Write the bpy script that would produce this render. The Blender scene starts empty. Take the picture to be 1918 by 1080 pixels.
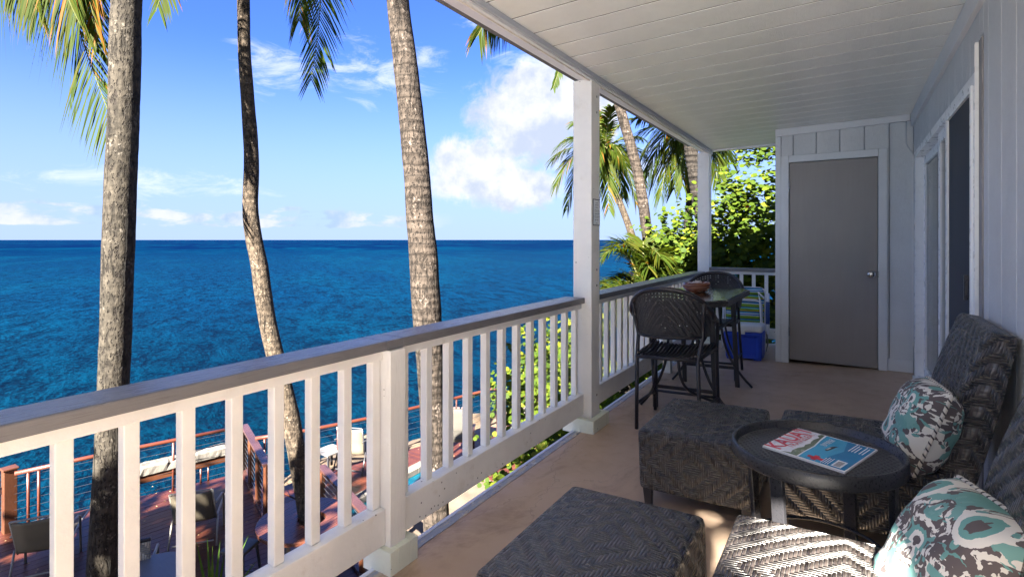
import bpy, bmesh, math, random
import numpy as np
from mathutils import Vector, Matrix, noise
random.seed(7)
S = bpy.context.scene
C = S.collection
PI = math.pi
R_ = math.radians

# ---------------------------------------------------------------- camera
H = 1.289
YAW = R_(32.931)
cd = bpy.data.cameras.new('camera'); cam = bpy.data.objects.new('camera', cd); C.objects.link(cam)
cam.location = (0, 0, H); cam.rotation_euler = (PI/2, 0, YAW)
cd.sensor_width = 36; cd.lens = 975/1918*36; cd.shift_y = -(540-449)/1918
cd.clip_start = 0.02; cd.clip_end = 60000
S.camera = cam

# ---------------------------------------------------------------- light
SUN_AZ, SUN_EL = R_(170), R_(33)
S.view_settings.view_transform = 'Standard'; S.view_settings.look = 'None'
S.view_settings.exposure = 3.98; S.view_settings.gamma = 1.0; S.view_settings.use_curve_mapping = False
SKY_STRENGTH = 0.062
sd = bpy.data.lights.new('sun', 'SUN'); sun = bpy.data.objects.new('sun', sd); C.objects.link(sun)
sd.energy = 4.6; sd.angle = R_(0.6); sd.color = (1.0, 0.93, 0.82)
to_sun = Vector((math.sin(SUN_AZ)*math.cos(SUN_EL), math.cos(SUN_AZ)*math.cos(SUN_EL), math.sin(SUN_EL)))
sun.rotation_euler = to_sun.to_track_quat('Z', 'Y').to_euler(); sun.location = to_sun*40

# small node language -------------------------------------------------
class N:
    def __init__(s, nt): s.t = nt
    def n(s, typ, **kw):
        o = s.t.nodes.new(typ)
        for k, v in kw.items(): setattr(o, k, v)
        return o
    def put(s, sock, v):
        if v is None: return
        if isinstance(v, bpy.types.NodeSocket): s.t.links.new(v, sock)
        else:
            if sock.type == 'RGBA' and isinstance(v, (tuple, list)) and len(v) == 3: v = (*v, 1)
            sock.default_value = v
    def m(s, op, a, b=None, c=None, clamp=False):
        o = s.n('ShaderNodeMath', operation=op, use_clamp=clamp)
        s.put(o.inputs[0], a); s.put(o.inputs[1], b); s.put(o.inputs[2], c)
        return o.outputs[0]
    def vm(s, op, a, b=None):
        o = s.n('ShaderNodeVectorMath', operation=op); s.put(o.inputs[0], a); s.put(o.inputs[1], b); return o.outputs[0]
    def mix(s, f, a, b, mode='MIX'):
        o = s.n('ShaderNodeMix', data_type='RGBA', blend_type=mode)
        s.put(o.inputs[0], f); s.put(o.inputs[6], a); s.put(o.inputs[7], b); return o.outputs[2]
    def noise(s, v, scale, detail=4, rough=0.55, dist=0.0, out=0):
        o = s.n('ShaderNodeTexNoise'); s.put(o.inputs['Vector'], v); s.put(o.inputs['Scale'], scale)
        s.put(o.inputs['Detail'], detail); s.put(o.inputs['Roughness'], rough); s.put(o.inputs['Distortion'], dist)
        return o.outputs[out]
    def vor(s, v, scale, feature='F1', out=0, rnd=1.0):
        o = s.n('ShaderNodeTexVoronoi', feature=feature); s.put(o.inputs['Vector'], v); s.put(o.inputs['Scale'], scale)
        s.put(o.inputs['Randomness'], rnd); return o.outputs[out]
    def ramp(s, v, a, b, lo=0.0, hi=1.0, smooth=True):
        o = s.n('ShaderNodeMapRange', interpolation_type='SMOOTHSTEP' if smooth else 'LINEAR')
        s.put(o.inputs[0], v); s.put(o.inputs[1], a); s.put(o.inputs[2], b); s.put(o.inputs[3], lo); s.put(o.inputs[4], hi)
        return o.outputs[0]
    def sc(s, v, x, y, z):
        o = s.n('ShaderNodeMapping'); s.put(o.inputs[0], v); o.inputs['Scale'].default_value = (x, y, z); return o.outputs[0]
    def xyz(s, v):
        o = s.n('ShaderNodeSeparateXYZ'); s.put(o.inputs[0], v); return o.outputs
    def comb(s, x, y, z):
        o = s.n('ShaderNodeCombineXYZ'); s.put(o.inputs[0], x); s.put(o.inputs[1], y); s.put(o.inputs[2], z); return o.outputs[0]
    def bump(s, h, strength, dist, nrm=None):
        o = s.n('ShaderNodeBump'); s.put(o.inputs['Height'], h); o.inputs['Strength'].default_value = strength
        o.inputs['Distance'].default_value = dist
        if nrm is not None: s.t.links.new(nrm, o.inputs['Normal'])
        return o.outputs[0]

def mat(name):
    m = bpy.data.materials.new(name); m.use_nodes = True
    nt = m.node_tree; b = nt.nodes['Principled BSDF']
    n = N(nt)
    tc = n.n('ShaderNodeTexCoord')
    return m, n, b, tc

# ---------------------------------------------------------------- world: sky and clouds
w = bpy.data.worlds.new('World'); S.world = w; w.use_nodes = True
n = N(w.node_tree); bg = w.node_tree.nodes['Background']
sky = n.n('ShaderNodeTexSky', sky_type='NISHITA'); sky.sun_disc = False
sky.sun_elevation = SUN_EL; sky.sun_rotation = SUN_AZ; sky.altitude = 10; sky.air_density = 1.0; sky.dust_density = 0.15; sky.ozone_density = 2.2
tc = n.n('ShaderNodeTexCoord'); d = tc.outputs['Generated']
x, y, z = n.xyz(d)[:3]
az = n.m('ARCTAN2', x, y); el = n.m('ARCSINE', z)
def blob(a0, e0, wa, we):
    u = n.m('DIVIDE', n.m('SUBTRACT', az, R_(a0)), R_(wa)); v = n.m('DIVIDE', n.m('SUBTRACT', el, R_(e0)), R_(we))
    return n.m('SUBTRACT', 1.0, n.m('ADD', n.m('MULTIPLY', u, u), n.m('MULTIPLY', v, v)))
def angle(px, py):
    return math.degrees(math.atan((px-959)/975))-32.931, math.degrees(math.atan((449-py)/math.hypot(975, px-959)))
dn = n.vm('NORMALIZE', d)
big = n.noise(dn, 7, 9, 0.62, 0.3)
fine = n.noise(dn, 22, 8, 0.65, 0.5)
cum = None
for px, py, wa, we in ((985, 235, 7.0, 6.0), (900, 315, 6.5, 4.2), (1090, 190, 6.5, 6.0), (950, 350, 6.5, 3.0), (1010, 170, 4.0, 3.4)):
    b_ = blob(*angle(px, py), wa, we); cum = b_ if cum is None else n.m('MAXIMUM', cum, b_)
fluff = n.m('ADD', n.m('MULTIPLY', n.m('SUBTRACT', big, .5), 2.5), n.m('MULTIPLY', n.m('SUBTRACT', fine, .5), 1.6))
cumm = n.ramp(n.m('ADD', n.m('ADD', cum, fluff), 0.12), 0.0, 0.75)
# cumulus added round the unseen part of the horizon for whiter fill light
rest = n.m('MULTIPLY', n.ramp(n.m('ABSOLUTE', n.m('SUBTRACT', az, R_(-33))), R_(52), R_(66)), n.ramp(el, R_(75), R_(40)))
fill_cumulus = n.m('MULTIPLY', n.ramp(n.m('ADD', n.noise(dn, 3.2, 8, .6, .2), n.m('MULTIPLY', n.m('SUBTRACT', fine, .5), .3)), .44, .54), rest)
cumm = n.m('MAXIMUM', cumm, fill_cumulus)
# thin wisps
wn = n.noise(n.comb(n.m('MULTIPLY', az, 9), n.m('MULTIPLY', el, 26), 3.1), 1.0, 9, .68, .8)
wis = None
for px, py, wa, we in ((720, 135, 8.5, 3.8), (500, 120, 4.5, 3.0), (300, 345, 12, 1.6), (1010, 110, 7, 1.5), (905, 45, 4, 1.2), (1250, 300, 9, 4)):
    b_ = blob(*angle(px, py), wa, we); wis = b_ if wis is None else n.m('MAXIMUM', wis, b_)
wisp = n.m('MULTIPLY', n.ramp(n.m('ADD', n.m('MULTIPLY', wis, .55), n.m('MULTIPLY', n.m('SUBTRACT', wn, .5), 2.6)), 0.15, 0.9), .62)
# low bank along the horizon
ln = n.noise(n.comb(n.m('MULTIPLY', az, 14), n.m('MULTIPLY', el, 45), 0.0), 1.0, 8, .6, .3)
lowc = n.m('MULTIPLY', n.ramp(el, R_(.7), R_(1.5)), n.ramp(el, R_(4.3), R_(2.2)))
low = n.m('MULTIPLY', n.ramp(n.m('ADD', ln, n.m('MULTIPLY', n.m('SUBTRACT', lowc, 1.0), .35)), .40, .54), .85)
low = n.m('MULTIPLY', low, n.ramp(az, R_(-38), R_(-48)))
shade = n.ramp(n.noise(dn, 11, 6, .6), .38, .62)
base = n.mix(1.0, sky.outputs[0], (0.104, 0.155, 0.33), 'MULTIPLY')
base = n.mix(n.ramp(el, R_(20), R_(0), 0, .9), base, (.59, .78, 1.22))
cloudcol = n.mix(shade, (1.13, 1.13, 1.16), (.72, .80, .95))
col = n.mix(n.m('MULTIPLY', cumm, .93), base, cloudcol)
col = n.mix(wisp, col, (1.18, 1.24, 1.4))
col = n.mix(low, col, n.mix(shade, (1.05, 1.06, 1.17), (.54, .73, 1.04)))
w.node_tree.links.new(col, bg.inputs[0]); bg.inputs[1].default_value = SKY_STRENGTH

# ---------------------------------------------------------------- materials
def paint(name, col, rough=.5, grain=(3, 60, 3), gstr=.12, mott=.12, dirt=0.0, dirtcol=(.12, .09, .06), spec=.5, chips=0.0):
    m, n, b, tc = mat(name); o = tc.outputs['Object']
    a = n.noise(o, 2.3, 5, .6); f = n.noise(n.sc(o, *grain), 6, 6, .6)
    c0 = tuple(v*(1-mott) for v in col); c1 = tuple(min(1, v*(1+mott)) for v in col)
    c = n.mix(n.ramp(a, .3, .7), c0, c1)
    if dirt:
        dm = n.m('MULTIPLY', n.ramp(n.noise(o, 7, 8, .7), .56, .75), dirt)
        c = n.mix(dm, c, dirtcol)
    if chips:
        c = n.mix(n.m('MULTIPLY', n.m('LESS_THAN', n.vor(o, 26), .10), n.ramp(n.noise(o, 5, 2), .56, .6, 0, chips)), c, (.05, .04, .03))
    n.put(b.inputs['Base Color'], c); n.put(b.inputs['Roughness'], n.ramp(f, .3, .7, rough*.85, min(1, rough*1.15)))
    b.inputs['Specular IOR Level'].default_value = spec
    n.put(b.inputs['Normal'], n.bump(n.m('ADD', f, n.m('MULTIPLY', a, .5)), gstr*2.2, .004))
    return m
M = {}
M['white'] = paint('white_paint', (.865, .85, .80), .5, (5, 5, 5), .3, .07, .32, (.50, .42, .30), chips=.9)
M['white_v'] = paint('post_paint', (.865, .85, .80), .5, (40, 40, 2), .3, .06, .28, (.50, .42, .32), chips=1)
M['cap'] = paint('grey_rail_paint', (.165, .163, .17), .30, (70, 1.2, 70), .13, .08, .18, (.26, .25, .25))
M['skirt'] = paint('green_white_paint', (.76, .80, .68), .6, (8, 8, 8), .2, .06, .1, (.3, .2, .1), chips=1)
M['wall'] = paint('blue_grey_wall_paint', (.69, .715, .74), .48, (40, 90, 3), .55, .05, .08, (.5, .55, .6))
M['trim'] = paint('blue_grey_trim_paint', (.72, .745, .775), .42, (10, 10, 10), .1, .04, .05)
M['ceil'] = paint('ceiling_paint', (.84, .885, .875), .36, (70, 2.2, 2), .32, .06, .06, (.40, .42, .40))
M['ceil_back'] = paint('groove_shade', (.03, .032, .035), .8)  # near-black backing puts the shade of the board grooves into the colour
M['beam'] = paint('beam_paint', (.84, .80, .74), .45, (60, 1.5, 60), .15, .06, .12, (.35, .33, .3))
M['trim_dark'] = paint('shaded_trim_tone', (.40, .44, .50), .45, (60, 1.5, 60), .1, .05)
M['vinyl'] = paint('white_vinyl', (.90, .92, .93), .3, (3, 3, 3), .03, .02, .05)
M['rawwood'] = paint('bare_jamb_wood', (.33, .32, .32), .8, (60, 60, 2), .5, .2, .5, (.12, .10, .09))
M['slab'] = paint('concrete', (.40, .38, .35), .8, (4, 4, 4), .4, .15, .3)
M['roof'] = paint('roofing', (.16, .16, .17), .9, (9, 9, 9), .4, .1)
M['black'] = paint('black_metal', (.028, .028, .032), .30, (20, 20, 20), .1, .2, .12, (.06, .05, .045))
M['tray'] = paint('dark_grey_tray_metal', (.075, .078, .088), .42, (20, 20, 20), .08, .1, .1, (.12, .11, .1))
M['bronze'] = paint('dark_bronze_metal', (.030, .026, .030), .36, (20, 20, 20), .1, .2, .15, (.09, .06, .05))
M['chrome'] = paint('brushed_metal', (.55, .54, .52), .25, (20, 20, 20), .05, .05); M['chrome'].node_tree.nodes['Principled BSDF'].inputs['Metallic'].default_value = 1
M['cream_metal'] = paint('cream_metal', (0.1966, 0.1802, 0.1528), .4, (20, 20, 20), .05, .05)
M['sling'] = paint('khaki_sling', (0.0972, 0.0811, 0.0567), .7, (40, 40, 40), .2, .08)
M['cushion'] = paint('cream_cushion', (0.0434, 0.0395, 0.0328), .8, (40, 40, 40), .2, .08)
M['darksling'] = paint('dark_sling', (.05, .05, .05), .6, (40, 40, 40), .2, .08)
M['greytop'] = paint('grey_table_top', (0.1228, 0.1188, 0.1188), .5, (1, 30, 1), .15, .08)
M['redwood'] = paint('red_brown_timber', (0.0728, 0.0227, 0.0114), .42, (2, 30, 2), .2, .25, .3, (.12, .05, .03))
M['redpaint'] = paint('rust_red_rail', (0.0663, 0.0175, 0.0098), .35, (2, 20, 2), .1, .15)
M['orangewood'] = paint('orange_timber', (0.0580, 0.0188, 0.0075), .45, (30, 30, 2), .2, .2)
M['darkwood'] = paint('dark_cap_timber', (0.0455, 0.0208, 0.0182), .28, (2, 30, 2), .15, .2)
M['bluehdpe'] = paint('blue_plastic', (.02, .075, .60), .38, (12, 12, 12), .05, .06)
M['whitehdpe'] = paint('white_plastic', (.74, .76, .78), .35, (12, 12, 12), .03, .03)
M['stone'] = paint('pale_coping_stone', (0.1083, 0.0988, 0.0860), .85, (3, 3, 3), .8, .2, .4, (.2, .17, .14))
M['rock'] = paint('tan_lava_rock', (0.0882, 0.0647, 0.0456), .9, (3, 3, 9), 1.0, .35, .6, (.12, .08, .05))
M['darkrock'] = paint('dark_lava_rock', (.07, .06, .055), .9, (3, 3, 3), 1.0, .3, .4)
M['paper'] = paint('white_paper', (.80, .81, .83), .35, (3, 3, 3), .02, .02)
M['red_ink'] = paint('red_ink', (.62, .01, .04), .35, (3, 3, 3), .02, .02)
M['white_ink'] = paint('white_ink', (.75, .8, .85), .35, (3, 3, 3), .02, .02)
M['dark_ink'] = paint('dark_ink', (.02, .025, .035), .4, (3, 3, 3), .02, .02)
M['signplate'] = paint('pale_sign_plate', (.84, .88, .90), .35, (3, 3, 3), .02, .02)
M['shell'] = paint('seashell', (.66, .58, .52), .4, (30, 30, 30), .2, .3, .5, (.3, .18, .14))
M['room'] = paint('dim_room_wall', (.20, .20, .20), .8)
M['soil'] = paint('soil', (.09, .06, .035), .95, (3, 3, 3), .8, .3)
M['pipe'] = paint('pale_conduit', (.55, .6, .66), .4)
M['flower'] = paint('red_flower', (.75, .08, .03), .5)

def wood(name, c0, c1, rough, scale=(1.2, 26, 26), strg=.3, spec=.5):
    m, n, b, tc = mat(name); o = tc.outputs['Object']
    v = n.sc(o, *scale)
    f = n.noise(v, 1.6, 8, .65, 1.2); g = n.noise(o, 1.3, 3)
    rnd = n.n('ShaderNodeObjectInfo').outputs['Random']
    c = n.mix(n.ramp(f, .3, .7), c0, c1)
    hsv = n.n('ShaderNodeHueSaturation'); n.put(hsv.inputs['Value'], n.m('ADD', n.m('MULTIPLY', rnd, .5), n.m('ADD', .55, n.m('MULTIPLY', g, .4)))); n.put(hsv.inputs['Color'], c)
    n.put(b.inputs['Base Color'], hsv.outputs[0]); n.put(b.inputs['Roughness'], n.ramp(f, .3, .7, rough*.8, rough*1.2))
    b.inputs['Specular IOR Level'].default_value = spec
    n.put(b.inputs['Normal'], n.bump(f, strg, .003)); return m
M['door'] = wood('dark_grey_door', (.335, .305, .29), (.355, .325, .31), .42, (16, 16, 1.0), .35)
M['deck'] = wood('red_deck_plank', (0.0314, 0.0083, 0.0050), (0.0710, 0.0208, 0.0112), .40, (22, 1.2, 22), .3)
M['bowl'] = wood('koa_wood', (.20, .06, .028), (.36, .14, .07), .28, (3, 3, 30), .1)
M['bartop'] = wood('red_table_top', (0.0520, 0.0177, 0.0105), (0.0990, 0.0364, 0.0219), .30, (22, 1.2, 22), .2)

# lanai floor paint: brown, worn, hairline cracks
m, n, b, tc = mat('brown_floor_paint'); o = tc.outputs['Object']
xx, yy, zz = n.xyz(o)[:3]
big_ = n.noise(o, 1.4, 6, .6); spk = n.noise(o, 45, 5, .7); med = n.noise(o, 9, 7, .65)
c = n.mix(n.ramp(big_, .3, .72), (.46, .335, .24), (.54, .41, .305))
c = n.mix(n.ramp(med, .52, .74, 0, .35), c, (.34, .27, .21))
crk = n.vor(n.vm('ADD', n.sc(o, 1.0, .35, 1), n.vm('SCALE', n.noise(o, 3, 5, .6, out=1), None)), 2.2, 'DISTANCE_TO_EDGE')
for nd in m.node_tree.nodes:
    if nd.type == 'VECT_MATH' and nd.operation == 'SCALE': nd.inputs['Scale'].default_value = .35
crack = n.m('MULTIPLY', n.ramp(crk, .010, .0), n.ramp(xx, -.9, -1.2))
c = n.mix(n.m('MULTIPLY', crack, .35), c, (.16, .11, .08))
# scuffed, dusty band beside the rail and scratches
sc1 = n.ramp(n.noise(n.sc(o, 30, 4, 1), 1.0, 8, .75), .60, .72)
c = n.mix(n.m('MULTIPLY', sc1, n.ramp(xx, -.7, -1.45, 0.10, .75)), c, (.50, .45, .39))
stain = n.m('MULTIPLY', n.ramp(n.noise(n.sc(o, 1.4, .8, 1), 2.2, 8, .7, .8), .50, .70), n.ramp(xx, -.2, -1.5, .25, .75))
c = n.mix(stain, c, (.27, .19, .13))
spots = n.m('MULTIPLY', n.m('LESS_THAN', n.vor(o, 7), .035), .6)
c = n.mix(spots, c, (.55, .5, .42))
n.put(b.inputs['Base Color'], c); n.put(b.inputs['Roughness'], n.ramp(med, .3, .7, .38, .62)); b.inputs['Specular IOR Level'].default_value = .4
n.put(b.inputs['Normal'], n.bump(n.m('ADD', n.m('ADD', n.m('MULTIPLY', spk, .25), med), n.m('MULTIPLY', crack, -.6)), .45, .004)); M['floor'] = m

m, n, b, tc = mat('peeling_grey_edge'); o = tc.outputs['Object']
a = n.noise(n.sc(o, 9, 3, 1), 3, 9, .75, .6); a2 = n.noise(o, 30, 6, .7)
c = n.mix(n.ramp(a, .50, .56), (.30, .33, .38), (.50, .43, .33))
c = n.mix(n.ramp(a2, .6, .66), c, (.05, .045, .04)); c = n.mix(n.ramp(a2, .40, .34), c, (.62, .62, .6))
n.put(b.inputs['Base Color'], c); b.inputs['Roughness'].default_value = .6
n.put(b.inputs['Normal'], n.bump(a, .9, .006)); M['peel'] = m

# woven resin: two-over two-under twill mirrored about the middle of each face
def weave(name, s, dark, light, mu=True, mv=True, rough=.19, strength=1.0, fleck_glint=(.19, .172, .16)):
    m, n, b, tc = mat(name)
    u, v = n.xyz(tc.outputs['UV'])[:2]
    if mu: u = n.m('ABSOLUTE', u)
    else: u = n.m('ADD', u, 50)
    if mv: v = n.m('ABSOLUTE', v)
    else: v = n.m('ADD', v, 50)
    U = n.m('DIVIDE', u, s); V = n.m('DIVIDE', v, s)
    i = n.m('FLOOR', V); j = n.m('FLOOR', U)
    ph = n.m('FRACT', n.m('DIVIDE', n.m('ADD', i, j), 8)); top = n.m('LESS_THAN', ph, .5)
    fu = n.m('FRACT', U); fv = n.m('FRACT', V)
    def prof(f):
        t = n.m('MULTIPLY_ADD', f, 2, -1); return n.m('SUBTRACT', 1, n.m('MULTIPLY', t, t))
    qh = n.m('FRACT', n.m('DIVIDE', n.m('ADD', i, U), 8)); qv = n.m('FRACT', n.m('DIVIDE', n.m('ADD', j, V), 8))
    bh = n.m('SINE', n.m('MULTIPLY', qh, 2*PI)); bv = n.m('MULTIPLY', n.m('SINE', n.m('MULTIPLY', qv, 2*PI)), -1)
    hh = n.m('MULTIPLY', n.m('POWER', prof(fv), .6), n.m('MULTIPLY_ADD', bh, .65, .35))
    hv = n.m('MULTIPLY', n.m('POWER', prof(fu), .6), n.m('MULTIPLY_ADD', bv, .65, .35))
    hgt = n.m('ADD', n.m('MULTIPLY', top, hh), n.m('MULTIPLY', n.m('SUBTRACT', 1, top), hv))
    across = n.m('ADD', n.m('MULTIPLY', top, fv), n.m('MULTIPLY', n.m('SUBTRACT', 1, top), fu))
    rib = n.m('SINE', n.m('MULTIPLY', across, 2*PI*3))
    wnn = n.n('ShaderNodeTexWhiteNoise', noise_dimensions='3D')
    n.put(wnn.inputs['Vector'], n.comb(n.m('MULTIPLY', top, i), n.m('MULTIPLY', n.m('SUBTRACT', 1, top), j), top))
    n2 = n.noise(tc.outputs['UV'], 60, 3, .6)
    c = n.mix(wnn.outputs[0], dark, light)
    c = n.mix(n.m('MULTIPLY', n.m('SUBTRACT', 1, top), .95), c, n.mix(1.0, c, (2.3, 2.15, 2.05), 'MULTIPLY'))  # upright strands painted lighter, imitating the uneven sheen of the weave
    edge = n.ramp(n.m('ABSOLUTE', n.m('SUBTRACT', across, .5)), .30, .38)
    c = n.mix(n.m('MULTIPLY', edge, n.ramp(n2, .42, .58, .12, 1.0)), c, fleck_glint)  # tan flecks and strand-edge highlights, both painted into the colour
    n.put(b.inputs['Base Color'], c)
    n.put(b.inputs['Roughness'], n.m('MULTIPLY_ADD', wnn.outputs[0], .15, rough)); b.inputs['Specular IOR Level'].default_value = .95
    n.put(b.inputs['Normal'], n.bump(n.m('ADD', hgt, n.m('MULTIPLY', rib, .06)), strength, s*.7))
    return m
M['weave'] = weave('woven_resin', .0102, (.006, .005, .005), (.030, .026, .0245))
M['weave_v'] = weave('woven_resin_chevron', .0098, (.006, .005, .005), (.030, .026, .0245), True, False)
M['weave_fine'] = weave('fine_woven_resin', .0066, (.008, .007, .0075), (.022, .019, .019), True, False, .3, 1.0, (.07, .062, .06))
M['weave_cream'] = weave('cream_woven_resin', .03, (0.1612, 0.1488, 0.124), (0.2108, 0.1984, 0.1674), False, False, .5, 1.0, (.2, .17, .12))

# ikat cushion cloth
m, n, b, tc = mat('ikat_cushion_cloth'); u, v = n.xyz(tc.outputs['UV'])[:2]
au = n.m('ABSOLUTE', n.m('SUBTRACT', n.m('FRACT', n.m('ADD', n.m('DIVIDE', u, .22), .5)), .5))
vv = n.m('FRACT', n.m('ADD', n.m('DIVIDE', v, .25), .62))
pv = n.comb(au, vv, 0)
jag = n.noise(n.sc(tc.outputs['UV'], 140, 12, 1), 1, 3, .6)
wob = n.vm('ADD', pv, n.comb(n.m('MULTIPLY', n.m('SUBTRACT', jag, .5), .035), n.m('MULTIPLY', n.m('SUBTRACT', n.noise(pv, 7, 3), .5), .16), 0))
f1 = n.noise(wob, 6.2, 2, .5, 1.6); wx, wy = n.xyz(wob)[:2]
def ring(cx, cy, sx, sy):
    a = n.m('DIVIDE', n.m('SUBTRACT', wx, cx), sx); b2 = n.m('DIVIDE', n.m('SUBTRACT', wy, cy), sy)
    return n.m('SQRT', n.m('ADD', n.m('MULTIPLY', a, a), n.m('MULTIPLY', b2, b2)))
dark, cream, teal = (.115, .095, .095), (.72, .70, .64), (.15, .35, .32)
c = n.mix(n.m('GREATER_THAN', f1, .50), dark, cream)
c = n.mix(n.m('MULTIPLY', n.m('GREATER_THAN', n.noise(wob, 4.4, 2, .5, 1.0), .50), .95), c, teal)
r = ring(0, .5, .20, .22)
c = n.mix(n.m('LESS_THAN', r, 1.0), c, cream); c = n.mix(n.m('LESS_THAN', r, .66), c, teal); c = n.mix(n.m('LESS_THAN', r, .34), c, dark)
r = ring(.5, .05, .16, .14)
c = n.mix(n.m('LESS_THAN', r, 1.0), c, teal); c = n.mix(n.m('LESS_THAN', r, .7), c, cream); c = n.mix(n.m('LESS_THAN', r, .38), c, dark)
n.put(b.inputs['Base Color'], c); b.inputs['Roughness'].default_value = .85
n.put(b.inputs['Normal'], n.bump(n.noise(n.sc(tc.outputs['UV'], 1, 1, 1), 420, 2), .3, .001)); M['ikat'] = m
m, n, b, tc = mat('twisted_cord'); u, v = n.xyz(tc.outputs['UV'])[:2]
st = n.m('FRACT', n.m('MULTIPLY', n.m('ADD', u, v), 1.0))
c = n.mix(n.m('GREATER_THAN', st, .72), (.62, .58, .5), (.06, .05, .05)); n.put(b.inputs['Base Color'], c); b.inputs['Roughness'].default_value = .8
n.put(b.inputs['Normal'], n.bump(n.m('SINE', n.m('MULTIPLY', st, 6.28)), .6, .002)); M['cord'] = m

# striped beach-chair cloth
m, n, b, tc = mat('striped_cloth'); ox, oy, oz = n.xyz(tc.outputs['Object'])[:3]
t = n.m('FRACT', n.m('MULTIPLY', n.m('ADD', oz, n.m('MULTIPLY', n.noise(tc.outputs['Object'], 5, 2), .02)), 7.5))
rp = n.n('ShaderNodeValToRGB'); rp.color_ramp.interpolation = 'CONSTANT'; el_ = rp.color_ramp.elements
cols = [(0, (.16, .30, .02)), (.22, (.60, .62, .6)), (.28, (.02, .16, .42)), (.38, (.55, .62, .65)), (.46, (.03, .25, .45)), (.56, (.01, .03, .10)), (.62, (.50, .30, .03)), (.68, (.18, .32, .03)), (.84, (.10, .42, .55)), (.92, (.01, .03, .10))]
el_[0].position = 0; el_[0].color = (*cols[0][1], 1); el_[1].position = cols[1][0]; el_[1].color = (*cols[1][1], 1)
for p, c_ in cols[2:]:
    e = el_.new(p); e.color = (*c_, 1)
n.put(rp.inputs[0], t); n.put(b.inputs['Base Color'], rp.outputs[0]); b.inputs['Roughness'].default_value = .8; M['stripe'] = m

# glass
def glass(name, col, rough=.02, alpha=.5, bumpy=0):
    m, n, b, tc = mat(name); nt = m.node_tree
    tr = n.n('ShaderNodeBsdfTransparent'); tr.inputs[0].default_value = (*col, 1)
    gl = n.n('ShaderNodeBsdfGlossy'); gl.inputs['Roughness'].default_value = rough
    fr = n.n('ShaderNodeFresnel'); fr.inputs[0].default_value = 1.5
    mx = n.n('ShaderNodeMixShader')
    if bumpy:
        bn = n.bump(n.noise(tc.outputs['Object'], 60, 3, .6), .6, bumpy); n.put(gl.inputs['Normal'], bn)
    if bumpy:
        df = n.n('ShaderNodeBsdfDiffuse'); df.inputs[0].default_value = (.60, .66, .58, 1); m2 = n.n('ShaderNodeMixShader'); m2.inputs[0].default_value = .6; n.put(m2.inputs[1], tr.outputs[0]); n.put(m2.inputs[2], df.outputs[0]); tr = m2  # pale green diffuse stands in for bright reflections on the top
    n.put(mx.inputs[0], n.m('MULTIPLY_ADD', fr.outputs[0], .9, alpha)); n.put(mx.inputs[1], tr.outputs[0]); n.put(mx.inputs[2], gl.outputs[0])
    nt.links.new(mx.outputs[0], nt.nodes['Material Output'].inputs[0]); return m
M['glass'] = glass('window_glass', (.55, .60, .60), .02, .06)
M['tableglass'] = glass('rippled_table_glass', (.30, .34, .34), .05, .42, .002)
m, n, b, tc = mat('insect_screen'); nt = m.node_tree
b.inputs['Base Color'].default_value = (.045, .050, .062, 1); b.inputs['Roughness'].default_value = .7
tr = n.n('ShaderNodeBsdfTransparent'); mx = n.n('ShaderNodeMixShader'); mx.inputs[0].default_value = .8
n.put(mx.inputs[1], tr.outputs[0]); n.put(mx.inputs[2], b.outputs[0]); nt.links.new(mx.outputs[0], nt.nodes['Material Output'].inputs[0]); M['screen'] = m
M['curtain'] = paint('beige_blind', (.42, .36, .30), .8, (60, 60, 1), .2, .05)

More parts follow.
